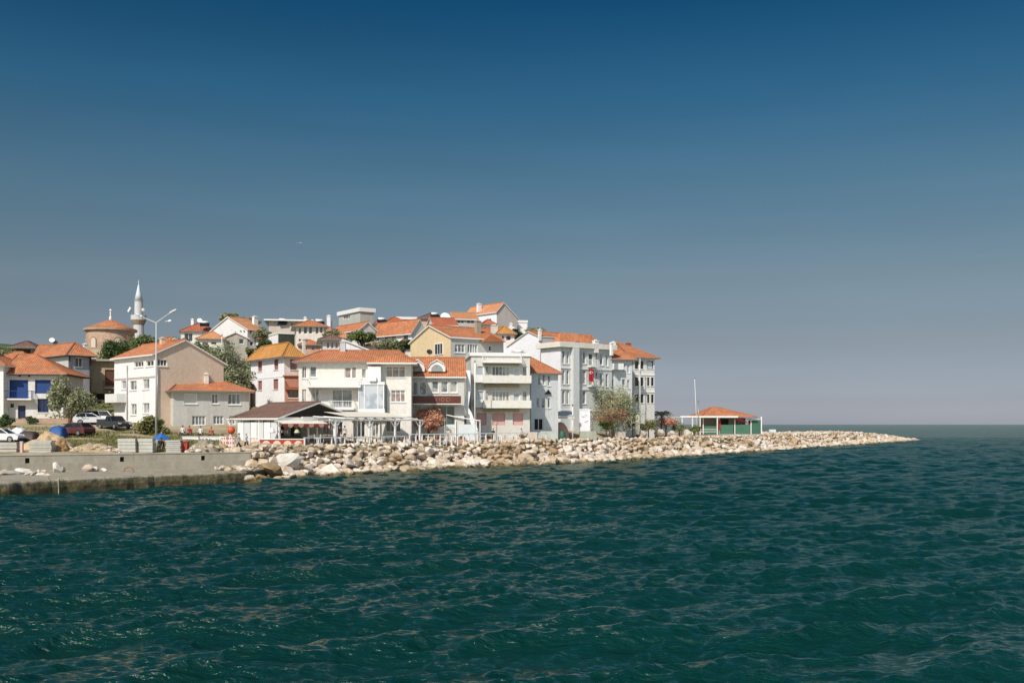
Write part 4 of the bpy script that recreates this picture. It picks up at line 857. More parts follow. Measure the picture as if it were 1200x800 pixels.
# ------------------------------------------------------------------ quay
def quay():
    t = NT('quay_concrete'); sp = t.new('ShaderNodeSeparateXYZ'); t.l.new(t.pos(), sp.inputs[0])
    n = t.noise(.8, 7, .7); base = t.ramp(n, [(.3, lin('8d8472')), (.7, lin('b0a692'))])
    zz = t.math('ADD', sp.outputs[2], t.math('MULTIPLY', t.math('SUBTRACT', t.noise(.9, 5, .7), .5), .9))
    wet = t.ramp(zz, [(.0, (1,)*3), (.72, (1,)*3), (.98, (0,)*3)])
    col = t.mix(base, t.ramp(t.noise(2, 5), [(.3, lin('443d2c')), (.7, lin('776e50'))]), wet)
    t.set(color=col, rough=.85, spec=.3); t.bump(t.noise(2.2, 7, .7), .9, .25); QM = t.mat
    # lower landing slab, in cast lengths
    pts = [(-62, 26), W(0, 583), W(60, 578.5), W(180, 571), W(289, 565)]
    zt = [1.1, 1.08, 1.04, 1.0, .95]
    th = thing('landing_slab', 'low weathered concrete landing at the waterline with a dark wet face', 'landing', (0, 0, 0))
    back = lambda p: p
    bk = [(-64, 74), (-44.5, 83.2), (-40, 85.6), (-31.5, 90), (-22.5, 93.5)]
    for i in range(4):
        m = MB(); a, b = Vector((*pts[i], 0)), Vector((*pts[i+1], 0)); c, d = Vector((*bk[i+1], 0)), Vector((*bk[i], 0)); n = 14
        g = .02
        va = a.lerp(b, g/(b-a).length); vb = b.lerp(a, g/(b-a).length if i < 3 else 0)
        for k in range(n):
            p, q = va.lerp(vb, k/n), va.lerp(vb, (k+1)/n); r, s_ = c.lerp(d, 1-(k+1)/n), c.lerp(d, 1-k/n)
            j = lambda v: .13*noise.noise(Vector((v.x*.9, v.y*.9, 3)))
            nn = Vector((.83, -.557, 0)); P1 = p + nn*(j(p)*2.2); Q1 = q + nn*(j(q)*2.2)
            z0, z1 = zt[i]+(zt[i+1]-zt[i])*k/n, zt[i]+(zt[i+1]-zt[i])*(k+1)/n
            e0, e1 = P1 - nn*.18, Q1 - nn*.18
            m.face([(P1.x, P1.y, -1.5), (Q1.x, Q1.y, -1.5), (Q1.x+.1*nn.x, Q1.y+.1*nn.y, z1*.45), (P1.x+.1*nn.x, P1.y+.1*nn.y, z0*.45)])
            m.face([(P1.x+.1*nn.x, P1.y+.1*nn.y, z0*.45), (Q1.x+.1*nn.x, Q1.y+.1*nn.y, z1*.45), (Q1.x, Q1.y, z1-.12), (P1.x, P1.y, z0-.12)])
            m.face([(P1.x, P1.y, z0-.12), (Q1.x, Q1.y, z1-.12), (e1.x, e1.y, z1), (e0.x, e0.y, z0)])
            m.face([(e0.x, e0.y, z0), (e1.x, e1.y, z1), (r.x, r.y, z1), (s_.x, s_.y, z0)])
            if k in (0, n-1):
                w0 = (P1, e0, s_, z0) if k == 0 else (Q1, e1, r, z1)
                m.face([(w0[0].x, w0[0].y, -1.5), (w0[0].x, w0[0].y, w0[3]-.12), (w0[1].x, w0[1].y, w0[3]), (w0[2].x, w0[2].y, w0[3]), (w0[2].x, w0[2].y, -1.5)])
        m.build('slab', QM, th)
    # stepped wall
    t2 = thing('quay_wall', 'long stepped concrete wall with square drain holes above the landing', 'wall', (WA[0], WA[1], 0), math.atan2(WD[1], WD[0]))
    CQ = stucco('a39c8c', .45); m = MB(); m.box(-45, 21, -.9, -.003, -.5, 1.68); m.build('ledge', CQ, t2)
    m = MB(); hs = []
    for px in (32, 143, 238):
        k = (px-600)/F; c, s_ = WD; L = (k*WA[1]-WA[0])/(c-k*s_); hs.append(L)
    prev = -45
    for L in hs + [None]:
        e_ = 21 if L is None else L-.17
        m.box(prev, e_, 0, .5, -.5, 2.34)
        if L is not None: m.box(e_+.002, e_+.338, .002, .498, 2.12, 2.338); m.box(e_+.002, e_+.338, .3, .498, 1.5, 2.118)
        prev = e_ + .34
    m.build('wall', CQ, t2); m = MB(); m.box(-45, 21, -.05, .55, 2.343, 2.42); m.build('coping', stucco('b5ad9d', .3), t2)
    m = MB()
    for L in hs: m.box(L-.165, L+.165, .28, .299, 1.69, 2.118)
    m.build('drain_hole', BLACK, t2)
    # fittings
    for i, (px, py) in enumerate(((151, 553), )):
        o = thing('mooring_ring', 'rusty iron mooring ring standing on the concrete landing', 'mooring ring', P(px, py, 4*F/(py-HZ))); m = MB(); N = 12
        for k in range(N): a0, a1 = math.pi*k/N, math.pi*(k+1)/N; m.tube((.42*math.cos(a0), 0, .42*math.sin(a0)), (.42*math.cos(a1), 0, .42*math.sin(a1)), .04, n=5)
        m.build('ring', RUST, o); m = MB(); m.box(-.5, .5, -.12, .12, -.12, .0); m.build('base', RUST, o)
    p = W(68, 578); o = MB(); prev = Vector((p[0]-.2, p[1]+.5, 1.1))
    for k in range(1, 9): q = Vector((p[0]+.12, p[1]-.25+.01*k, 1.1-k*.14)) ; o.tube(prev, q, .025, n=5); prev = q
    tag(o.build('rope', flat('c9c2ac')), 'pale rope hanging down the dark face of the landing', 'rope')
quay()

# ------------------------------------------------------------------ rocks
def rock_mat():
    t = NT('limestone'); sp = t.new('ShaderNodeSeparateXYZ'); t.l.new(t.pos(), sp.inputs[0]); oi = t.new('ShaderNodeObjectInfo'); g = t.new('ShaderNodeNewGeometry')
    rv = t.math('FRACT', t.math('ADD', oi.outputs['Random'], g.outputs['Random Per Island']))
    col = t.ramp(rv, [(0, lin('b09c82')), (.15, lin('cbbcaa')), (.5, lin('d8ccbe')), (.8, lin('cdbca9')), (1, lin('bba88c'))])
    col = t.mix(col, t.ramp(t.noise(1.6, 7, .7), [(.3, (.66, .62, .56)), (.55, (1.02,)*3), (.8, (1.1,)*3)]), 1, 'MULTIPLY')
    col = t.mix(col, t.mix(col, (.72, .64, .51), 1, 'MULTIPLY'), t.ramp(t.noise(.13, 3, .6), [(.5, (0,)*3), (.62, (1,)*3)]))
    zz = t.math('ADD', sp.outputs[2], t.math('MULTIPLY', t.math('SUBTRACT', t.noise(.5, 5, .7), .5), 1.6))
    wet = t.ramp(t.math('MULTIPLY', zz, .5), [(.08, (1,)*3), (.2, (0,)*3)])
    col = t.mix(col, t.ramp(t.noise(1.5, 5), [(.3, lin('352c1e')), (.7, lin('7c6f4a'))]), wet)
    t.set(color=col, rough=.92, spec=.15); t.bump(t.noise(3, 7, .7), .7, .12); return t.mat
ROCK = rock_mat()
def rock_mesh(seed, sub=2):
    r = random.Random(seed); bm = bmesh.new(); bmesh.ops.create_icosphere(bm, subdivisions=sub, radius=1)
    cuts = [(Vector((r.gauss(0,1), r.gauss(0,1), r.gauss(0,1))).normalized(), r.uniform(.45, .72)) for _ in range(9)]
    for v in bm.verts:
        for n, d in cuts:
            k = v.co.dot(n)
            if k > d: v.co -= n * (k - d)
        v.co *= 1 + .05*noise.noise(v.co*3.0 + Vector((seed*3.1, 0, 0)))
    me = bpy.data.meshes.new('boulder'); bm.to_mesh(me); bm.free(); me.materials.append(ROCK); return me
RM = [rock_mesh(i + 11) for i in range(14)]
def rocks():
    r = random.Random(5); pts = []
    cell = {}
    def try_add(x, y, rad, over=.62):
        k = (int(x//2), int(y//2))
        for i in (-1, 0, 1):
            for j in (-1, 0, 1):
                for (a, b, c) in cell.get((k[0]+i, k[1]+j), ()):
                    if (a-x)**2 + (b-y)**2 < ((c+rad)*over)**2: return False
        cell.setdefault(k, []).append((x, y, rad)); return True
    N = 320000; X = np.random.RandomState(1).uniform(-34, 132, N); Y = np.random.RandomState(2).uniform(84, 330, N)
    S = sdist(X, Y); Z = H(X, Y); px = X/Y*F + 600
    zone = ((S > -.7) & (S < 4.1 + .4*np.sin(X*.5)) & (px > 292)) | ((S > -.7) & (X > 52) & (Y < 330)) | ((px > 262) & (px < 300) & (S > 2.0) & (Y < 99) & ((X-WA[0])*WNn[0] + (Y-WA[1])*WNn[1] > -2.5 ) & (Y>90))
    nearbank = (Y < 330)
    idx = [i for i in range(N) if zone[i]]
    out = []
    for big in (1, 0):
        for i in idx:
            x, y, s_ = X[i], Y[i], S[i]
            base = .95 if s_ < 1.8 else (.72 if s_ < 3.2 else .5)
            if Y[i] > 190: base *= 1.0
            rad = base * r.uniform(.6, 1.35) if big else base * r.uniform(.35, .62)
            if r.random() < .04 and big: rad *= 1.5
            if s_ < 0 and rad > 1: rad = 1
            if try_add(x, y, rad, .50 if big else .40): out.append((x, y, Z[i], rad))
    print('rocks', len(out))
    for i in range(0, N, 2):
        if (3.6 < S[i] < 5.0 and px[i] > 300 and X[i] < 52) or (zone[i] and S[i] > 0):
            rad = r.uniform(.2, .4)
            if try_add(X[i], Y[i], rad, .5): out.append((X[i], Y[i], Z[i] + (.25 if zone[i] else 0), rad))
    out.sort(key=lambda o: (o[3] / math.hypot(o[0], o[1])), reverse=True)
    # drop ones hidden behind crest on the landward half
    first = []; stuff = []
    for o in out:
        (first if len(first) < 285 and o[1] < 175 else stuff).append(o)
    def xf(o):
        x, y, z, rad = o
        return Matrix.Translation((x, y, max(z, -.2) + rad*r.uniform(.1, .42))) @ Matrix.Rotation(r.uniform(0, 6.28), 4, 'Z') @ Matrix.Rotation(r.uniform(-.5, .5), 4, 'X') @ Matrix.Diagonal((rad*r.uniform(1.0, 1.5), rad*r.uniform(.75, 1.05), rad*r.uniform(.6, .95), 1))
    for o in first:
        ob = bpy.data.objects.new('boulder', RM[r.randrange(14)]); COL.objects.link(ob); ob.matrix_world = xf(o)
        tag(ob, 'rough cream limestone boulder in the sea wall along the promenade', 'boulder', 'limestone boulders of the sea wall')
    V = []; Fc = []; n = 0
    R1 = [rock_mesh(i + 40, 1) for i in range(10)]
    data = [(np.array([v.co[:] for v in m.vertices]), [tuple(p.vertices) for p in m.polygons]) for m in R1]; data2 = [(np.array([v.co[:] for v in m.vertices]), [tuple(p.vertices) for p in m.polygons]) for m in RM]
    for o in stuff:
        vs, fs = (data if o[1] > 150 else data2)[r.randrange(10)]; M = np.array(xf(o)); w = vs @ M[:3, :3].T + M[:3, 3]
        V.append(w); Fc += [tuple(a + n for a in f) for f in fs]; n += len(vs)
    me = bpy.data.meshes.new('boulders'); me.from_pydata(np.concatenate(V).tolist(), [], Fc); me.materials.append(ROCK)
    ob = bpy.data.objects.new('boulders', me); COL.objects.link(ob); tag(ob, 'smaller and farther limestone boulders filling the sea wall and the long breakwater', 'boulders', kind='stuff')
    # singular stones
    def stone(px, py, Yd, rx, ry, rz_, label, mat=None, mi=0, sink=.3):
        p = P(px, py, Yd) if Yd else None
        if p is None: Yd = inland(px, 5.2); p = P(px, py, Yd); p.z = gz(p.x, Yd)
        me = RM[mi].copy(); 
        if mat: me.materials.clear(); me.materials.append(mat)
        ob = bpy.data.objects.new('boulder', me); COL.objects.link(ob); ob.location = (p.x, p.y, p.z + rz_*(1-sink)); ob.scale = (rx, ry, rz_); ob.rotation_euler = (.1, .1, mi*.7); tag(ob, label, 'boulder', None)
    tanr = stucco('9a8462', .5); wr = stucco('d9d2c6', .3)
    stone(317, 560, 92, 2.1, 1.5, 1.0, 'large flat tan boulder at the waterline where the landing ends', tanr, 3)
    stone(337, 549, 96, 1.5, 1.2, 1.1, 'big pale boulder just above the flat tan boulder', wr, 5)
    stone(458, 551.5, 105, .55, .4, .45, 'small bright white squared stone at the waterline', flat('e2dccb', .8), 7)
    stone(66, 554, 82.5, .55, .5, .55, 'round white boulder on the landing against the wall', wr, 1)
    stone(73, 554, 83, .35, .35, .35, 'small grey stone touching the round white boulder on the landing', stucco('a39c90'), 2)
    stone(103, 553, 84, .6, .45, .42, 'pinkish boulder in the middle of the landing', stucco('c4b0a0'), 4); stone(111, 552.5, 84.6, .45, .35, .3, 'small pale stone right beside the pinkish boulder', ROCK, 6)
    stone(122, 552.5, 84.4, .55, .3, .22, 'low flat pale stone right of the pinkish boulder', wr, 8)
    stone(30, 555, 80.4, .95, .6, .3, 'low white rubble slab on the left part of the landing', wr, 9); stone(8, 558, 78, 1.3, .8, .35, 'broken concrete lump at the left end of the landing', stucco('b8b0a2'), 10)
    stone(50, 556, 80.6, .6, .4, .2, 'flat grey stone between the two white stones on the landing', ROCK, 12)
    for px, py, Yd, a, l in ((754, 510, 0, 1.1, 'tall pale boulder on the bank right of the cream oval board'), (773, 509, 0, 1.5, 'broad pale boulder on the bank in front of the palms'), (787, 509, 0, 1.2, 'rounded pale boulder right of the broad one near the palms'), (804, 509, 0, 1.3, 'pale boulder on the bank left of the pier cafe posts'),
                             (695, 512, 0, .9, 'pale boulder in front of the long green bench')):
        stone(px, py, Yd, a*.95, a*.7, a*.7, l, stucco('cfc2b2', .3), int(px) % 14)
rocks()

# ------------------------------------------------------------------ trees
def leafm(name, h1, h2, h3=None):
    t = NT(name); g = t.new('ShaderNodeNewGeometry')
    col = t.mix(lin(h1), lin(h2), g.outputs['Random Per Island'])
    col = t.mix(col, t.ramp(t.noise(.8, 3), [(.35, (.72,)*3), (.65, (1.12,)*3)]), 1, 'MULTIPLY')
    t.set(color=col, rough=.7, spec=.25)
    tr = t.new('ShaderNodeBsdfTranslucent'); t.l.new(col, tr.inputs[0]); mx = t.new('ShaderNodeMixShader'); mx.inputs[0].default_value = .3
    t.l.new(t.b.outputs[0], mx.inputs[1]); t.l.new(tr.outputs[0], mx.inputs[2]); t.l.new(mx.outputs[0], t.out.inputs[0]); return t.mat
L_OLIVE = leafm('leaf_olive', '7c8260', 'a9ab86'); L_DARK = leafm('leaf_dark', '425534', '667a46'); L_MID = leafm('leaf_mid', '5a6c3e', '87945a'); L_PALE = leafm('leaf_pale', '959a70', 'bcbc98')
L_PINK = leafm('leaf_pink', 'bd8468', 'dfb096'); L_RED = leafm('leaf_red', '9a5240', 'a88a6a'); L_DRY = leafm('leaf_dry', '8f8a5c', 'aca276'); L_GREY = leafm('leaf_grey', '8a9070', 'aeb18c'); L_SHRUB = leafm('leaf_shrub', '6a6f42', '9a9660')
BARK = flat('6b5a48', .95, .3); BARKP = flat('a09078', .95, .2)
def crown_mesh(seed, rx, ry, rz_, nl, leaf, lobes=14, fill=.55):
    r = random.Random(seed); V = []; Fc = []
    cl = []
    for k in range(lobes):
        a = r.uniform(0, 6.28); u = r.uniform(-.75, .95); q = math.sqrt(max(0, 1-u*u)); d = r.uniform(.35, .85)
        cl.append((Vector((q*math.cos(a)*rx*d, q*math.sin(a)*ry*d, u*rz_*d)), r.uniform(.25, .5)))
    cl.append((Vector((0, 0, 0)), .55))
    for i in range(nl):
        c, s_ = cl[r.randrange(len(cl))]
        d = Vector((r.gauss(0,1), r.gauss(0,1), r.gauss(0,1))).normalized() * (r.random() ** .45)
        p = c + Vector((d.x*rx*s_, d.y*ry*s_, d.z*rz_*s_*1.05))
        n = (d*.8 + Vector((r.gauss(0,.6), r.gauss(0,.6), r.gauss(0,.6)+.5))).normalized(); t = n.orthogonal().normalized(); t.rotate(Matrix.Rotation(r.uniform(0, 6.28), 3, n)); b = n.cross(t)
        L = leaf * r.uniform(.6, 1.3); w = L*r.uniform(.4, .65); i0 = len(V)
        V += [p - t*L, p - b*w + n*.12*L, p + t*L, p + b*w + n*.12*L]; Fc.append((i0, i0+1, i0+2, i0+3))
    me = bpy.data.meshes.new('crown'); me.from_pydata([tuple(v) for v in V], [], Fc); return me
def tree(label, x0, x1, yt, yb, Y, mat, n=2600, leaf=.2, bark=None, group=None, ytrunk=None, name='tree', cat='tree', fill=14, seed=None, zmin=None):
    cx, cy = (x0+x1)/2, (yt+yb)/2; c = P(cx, cy, Y); rx = (x1-x0)/2/F*Y; rz_ = (yb-yt)/2/F*Y; gx, gy = c.x, c.y; z0 = gz(gx, gy) - .1
    seed = seed or int(x0*7+yt); r = random.Random(seed)
    t = thing(name, label, cat, (gx, gy, z0), 0, group); hc = c.z - z0
    m = MB(); tr = max(.06, rx*.07); p = Vector((0, 0, 0)); q = Vector((r.uniform(-.2, .2), r.uniform(-.2, .2), max(.3, hc - rz_*.6))); m.tube(p, q, tr*1.3, tr, 8)
    for k in range(7):
        a = r.uniform(0, 6.28); e = q + Vector((math.cos(a)*rx*.6, math.sin(a)*rx*.6, rz_*r.uniform(.2, 1.2))); mid = q.lerp(e, .5) + Vector((0, 0, .15*rz_)); st = q.lerp(p, r.uniform(0, .25)); m.tube(st, mid, tr*.6, tr*.4, 6); m.tube(mid, e, tr*.4, tr*.12, 6)
        for kk in range(2): e2 = mid + Vector((r.uniform(-.5, .5)*rx, r.uniform(-.5, .5)*rx, rz_*r.uniform(.2, .6))); m.tube(mid, e2, tr*.25, tr*.06, 5)
    m.build('trunk', bark or BARK, t, True)
    me = crown_mesh(seed, rx*1.08, rx*.95, rz_*1.08, n, leaf, fill); me.materials.append(mat)
    o = bpy.data.objects.new('crown', me); COL.objects.link(o); o.parent = t; o.location = (0, 0, hc); return t
tree('grey green olive tree in front of the grey mauve house', 56, 107, 443, 491, 119, L_OLIVE, 6500, .17)
tree('rounded yellow green shrub by the wall below the three storey white house', 155, 199, 486, 512, 111, L_SHRUB, 2800, .16, name='shrub', cat='shrub')
tree('dark green tree between the round tower and the street lamp', 118, 152, 392, 428, 156, L_DARK, 3200, .22)
tree('bushy mid green tree under the minaret', 142, 192, 391, 418, 164, L_MID, 3600, .22)
tree('tall pale grey green tree right of the tan gable', 242, 294, 400, 456, 146, L_GREY, 5200, .18, bark=BARKP)
tree('low pale tree crown left of the tall pale tree', 226, 256, 405, 428, 156, L_OLIVE, 1800, .18)
tree('dark leaved small tree left of the red shuttered house roof', 299, 322, 397, 414, 158, L_DARK, 1500, .2)
tree('small bright green tree below the house with three dark windows', 404, 441, 387, 403, 158, L_MID, 2000, .2)
tree('dry scrubby bush behind the big white gable on the skyline', 258, 282, 366.5, 380, 212, L_DRY, 1400, .26, name='bush', cat='bush')
tree('long dry scrub right of the big white gable on the skyline', 275, 303, 371, 382, 208, L_DRY, 1400, .26, name='bush', cat='bush')
tree('big airy pale green tree in front of the ornate apartment', 684, 750, 443, 506, inland(717, 8.5), L_PALE, 5600, .15, bark=BARKP, fill=40)
tree('leaning pale trunked sapling under the airy tree', 722, 742, 470, 500, inland(732, 6.5), L_OLIVE, 900, .15, bark=BARKP)
tree('pinkish leaved tree in front of the restaurant', 482, 522, 476, 508, inland(502, 9), L_PINK, 3600, .15)
tree('sparse red and tan flowering bush spreading under the airy tree', 689, 744, 474, 503, inland(703, 6.8), L_RED, 750, .13, name='bush', cat='bush')
tree('orange brown shrub under the right palm', 768, 793, 486, 503, inland(780, 8), L_PINK, 1600, .14, name='shrub', cat='shrub')
tree('dark hedge at the left edge below the house with blue shutters', -6, 19, 486, 500, 116, L_DARK, 2200, .15, name='hedge', cat='hedge')
tree('trailing plant hanging over the stone retaining wall', 31, 45, 487, 499, 120, L_DARK, 700, .13, name='plant', cat='plant')
tree('yellow bush right of the small orange roofed houses on the hill', 286, 300, 407, 418, 150, L_SHRUB, 700, .18, name='bush', cat='bush')
tree('dark shrub beside the olive tree trunk', 84, 100, 474, 492, 122, L_DARK, 900, .15, name='shrub', cat='shrub')
tree('dark green bush between the airy tree and the palms', 728, 750, 484, 504, inland(739, 9), L_DARK, 1500, .15, name='bush', cat='bush')
HT = [(6, 26, 404, 424, 175, L_MID, 'left skyline tree beside the timber shed'), (40, 62, 406, 420, 190, L_DARK, 'dark tree left of the satellite dishes'), (-8, 12, 408, 428, 165, L_OLIVE, 'olive tree at the left edge above the blue shuttered house'), 
      (168, 200, 398, 415, 178, L_OLIVE, 'pale tree behind the street lamp pole'), (196, 226, 396, 412, 178, L_DARK, 'dark tree below the cluttered balcony house'), (224, 244, 400, 416, 165, L_GREY, 'grey tree above the tan gable'), (296, 318, 384, 398, 184, L_OLIVE, 'olive tree right of the big white gable'),
      (326, 350, 403, 420, 150, L_MID, 'green tree just above the amber roof'), (378, 398, 385, 399, 172, L_OLIVE, 'olive tree behind the pink white house'), (440, 470, 396, 412, 152, L_OLIVE, 'olive tree below the wide orange roofs'), (462, 484, 398, 412, 148, L_DARK, 'dark tree left of the yellow gable'),
      (536, 560, 386, 400, 166, L_OLIVE, 'olive tree behind the yellow house roof'), (596, 616, 386, 400, 178, L_DARK, 'dark tree below the white box house'), (612, 640, 384, 396, 190, L_OLIVE, 'olive tree on the slope right of the hilltop building'), (300, 332, 404, 424, 142, L_GREY, 'grey tree left of the amber roof'),
      (262, 300, 430, 462, 134, L_OLIVE, 'olive tree beside the brown shack')]
for x0, x1, a, b, Y, mt, l in HT: tree(l, x0, x1, a, b, Y, mt, 1500, .2, group='trees scattered between the houses')
for q0, q1, y0, y1, l, mt_ in ((750, 770, 491, 506, 'low yellow green shrub at the foot of the left palm', L_SHRUB), (786, 806, 493, 506, 'low olive shrub left of the pier cafe canopy', L_OLIVE), (806, 822, 497, 507, 'small green shrub under the pier cafe canopy', L_MID), (700, 722, 490, 505, 'mid green shrub in front of the long bench', L_MID)):
    tree(l, q0, q1, y0, y1, inland((q0+q1)/2, 6.2), mt_, 1300, .13, name='shrub', cat='shrub')
def palm(label, px, py, Y, h_px, r=1.6, seed=1):
    c = P(px, py, Y); z0 = gz(c.x, c.y)-.1; rr = random.Random(seed); t = thing('palm_tree', label, 'palm tree', (c.x, c.y, z0)); hc = c.z - z0; m = MB()
    m.tube((0,0,0), (0,0,hc), .16, .12, 8); m.build('trunk', BARK, t, True)
    for k in range(16):
        m = MB(); a = 6.283*k/16 + rr.uniform(-.2, .2); L = r*rr.uniform(.8, 1.15); up = rr.uniform(.5, 1.4); prev = Vector((0, 0, hc)); dr = Vector((math.cos(a), math.sin(a), 0)); sd_ = Vector((-dr.y, dr.x, 0)); N = 7
        for j in range(N):
            u = (j+1)/N; q = Vector((0,0,hc)) + dr*L*u + Vector((0, 0, L*(up*u - (.55+up*.6)*u*u))); w = .32*L*math.sin(math.pi*(u*.85+.12))
            m.tube(prev, q, .02, n=3)
            for sg in (-1, 1): m.face([prev, q, q + sd_*sg*w*.55 + dr*.16 - Vector((0,0,.12)), prev.lerp(q, .4) + sd_*sg*w + dr*.05 - Vector((0, 0, .22))]); 
            prev = q
        m.build('frond', L_PALE if k % 3 else L_DRY, t)
palm('bushy palm left of the two beside the airy tree', 757, 490, inland(757, 9), 20, 1.7, 2); palm('palm with arching fronds right of the other palm', 775, 485.5, inland(775, 9.5), 20, 1.9, 5); palm('small low palm just left of the pier cafe', 790, 494, inland(790, 8), 10, 1.2, 9)
# grass
def grass(label, pts, n, mat, h_=.3):
    r = random.Random(3); V = []; Fc = []
    (x0, x1), (y0, y1) = pts
    for i in range(n):
        Y = r.uniform(y0, y1); X = (r.uniform(x0, x1)-600)/F*Y
        if noise.noise(Vector((X*.25, Y*.3, 0))) < -.22: continue
        z = gz_fast(X, Y); a = r.uniform(0, 3.14); L = h_*r.uniform(.4, 1.3); dx, dy = math.cos(a)*.06, math.sin(a)*.06; i0 = len(V); lx, ly = r.gauss(0, .1), r.gauss(0, .1)
        V += [(X-dx, Y-dy, z-.03), (X+dx, Y+dy, z-.03), (X+lx, Y+ly, z+L)]; Fc.append((i0, i0+1, i0+2))
    me = bpy.data.meshes.new('grass'); me.from_pydata(V, [], Fc); me.materials.append(mat); o = bpy.data.objects.new('grass', me); COL.objects.link(o); tag(o, label, 'grass', kind='stuff')
_gx = np.arange(-70, 45, .8); _gy = np.arange(84, 170, .8); _G = H(*np.meshgrid(_gx, _gy))
def gz_fast(x, y): i = min(max(int((x+70)/.8), 0), len(_gx)-1); j = min(max(int((y-84)/.8), 0), len(_gy)-1); return float(_G[j, i])
grass('dry green grass strip between the quay wall and the parked cars', ((78, 262), (93, 112)), 16000, L_SHRUB, .28)
grass('weeds growing in the yard in front of the houses', ((-5, 80), (104, 116)), 3500, L_DRY, .25)

def scrub():
    r = random.Random(9); V = []; Fc = []; xs = np.random.RandomState(4).uniform(-150, 22, 2600); ys = np.random.RandomState(6).uniform(124, 300, 2600); zs = H(xs, ys)
    for x, y, z in zip(xs, ys, zs):
        if z < 5.2 or noise.noise(Vector((x*.06, y*.06, 1))) < -.12: continue
        if any(-0.8 < ((x-h.X)*h.ca+(y-h.Y)*h.sa) < h.W+.8 and -0.8 < (-(x-h.X)*h.sa+(y-h.Y)*h.ca) < h.D+.8 for h in HS): continue
        R_ = r.uniform(.5, 1.3)
        for k in range(34):
            d = Vector((r.gauss(0, .5), r.gauss(0, .5), abs(r.gauss(0, .5)))) * R_; p = Vector((x, y, z)) + d; n = Vector((r.gauss(0, 1), r.gauss(0, 1), r.gauss(0, 1)+.6)).normalized(); a = n.orthogonal().normalized(); b = n.cross(a); L = r.uniform(.14, .3); i0 = len(V)
            V += [p-a*L, p-b*L*.6, p+a*L, p+b*L*.6]; Fc.append((i0, i0+1, i0+2, i0+3))
    me = bpy.data.meshes.new('scrub'); me.from_pydata([tuple(v) for v in V], [], Fc); me.materials.append(L_SHRUB); o = bpy.data.objects.new('scrub', me); COL.objects.link(o); tag(o, 'low scrub and weeds covering the hillside between the houses', 'scrub', kind='stuff')
scrub()
# ------------------------------------------------------------------ seafront cafe
def brace_post(mb, x, y, z0, z1, r=.09, br=.8, ax=(1, 0)):
    mb.box(x-r, x+r, y-r, y+r, z0, z1)
    for s_ in (-1, 1): mb.tube((x, y, z1-br), (x+s_*br*ax[0]*.8, y+s_*br*ax[1]*.8, z1-.05), .055, n=4)
h = House('cafe_pavilion', 'open seafront cafe pavilion with a brown tiled gable roof and dark gable end', 'cafe', 327, 105, 26, 488.5, lx=270, rx=417, Dmax=9.5)
gl = gz(h.X, h.Y) - h.zb
h.gable('R', 471, .5, mat=TILEB, ov=.35, fascia=WTRIM)
ze = h.ze - h.zb; m = MB(); m.prism_y([(0, ze), (h.W, ze), (h.W/2, h.gab[2]-h.zb-.2)], .15, .25); m.build('gable_boarding', flat('2c251e', .8, .2), h.E)
m = MB(); m.box(-.2, h.W+.2, -.12, .08, ze-.33, ze-.03); m.build('beam', WPAINT, h.E); m = MB(); m.box(-.15, .05, .083, h.D, ze-.33, ze-.03); m.build('beam', WPAINT, h.E)
for x, y in ((0, 0), (h.W*.36, 0), (h.W*.7, 0), (h.W, 0), (0, h.D*.4), (0, h.D*.8), (h.W, h.D*.5), (h.W, h.D), (0, h.D)):
    m = MB(); brace_post(m, x+.05, y+.02, gl-.1, ze-.333, .09, .75, (1, 0) if y == 0 else (0, 1)); m.build('post', WPAINT, h.E)
m = MB(); m.box(-.6, h.W+.4, -.8, h.D+.3, gl-.8, gl+.12); m.build('floor', flat('8c8478', .9), h.E); fl_z = gl + .12
m = MB(); m.box(1, h.W-.2, h.D-.15, h.D, fl_z+.003, ze-.34); m.build('back_wall', flat('4a4640', .8), h.E)
for k in range(5):
    m = MB(); c = h.W*(.3+.14*k); m.box(c-.45, c+.45, h.D-.25, h.D-.155, fl_z+.5, ze-.7); w_ = m.build('window', GLIGHT if k % 2 else GCUR, h.E)
for k in range(6):
    m = MB(); y0 = .3 + k*(h.D*.82)/6; 
    m.box(-.02, .02, y0, y0+h.D*.125, fl_z+.05, ze-.5); m.build('side_panel', WPAINT if k % 2 else flat('c9ccca'), h.E)
m = MB(); x0, x1 = -.6, h.W*.52; z_ = ze-.34
m.face([(x0, -.13, z_), (x1, -.13, z_), (x1, -1.5, z_-.35), (x0, -1.5, z_-.35)]); m.face([(x0, -.13, z_-.05), (x1, -.13, z_-.05), (x1, -1.5, z_-.4), (x0, -1.5, z_-.4)]); aw = m.build('awning', flat('ded8ca'), h.E)
m = MB(); n = 9
for k in range(n): a0 = x0+(x1-x0)*k/n; a1 = x0+(x1-x0)*(k+1)/n; m.prism_y([(a0, z_-.36), (a1-.01, z_-.36), (a1-.01, z_-.62), ((a0+a1)/2, z_-.8), (a0, z_-.62)], -1.53, -1.505, k % 2)
m.build('valance', [flat('8e3a2a'), flat('c99a86')], aw)
h.E['label'] = 'open seafront cafe pavilion with a brown tiled gable roof and dark gable end'
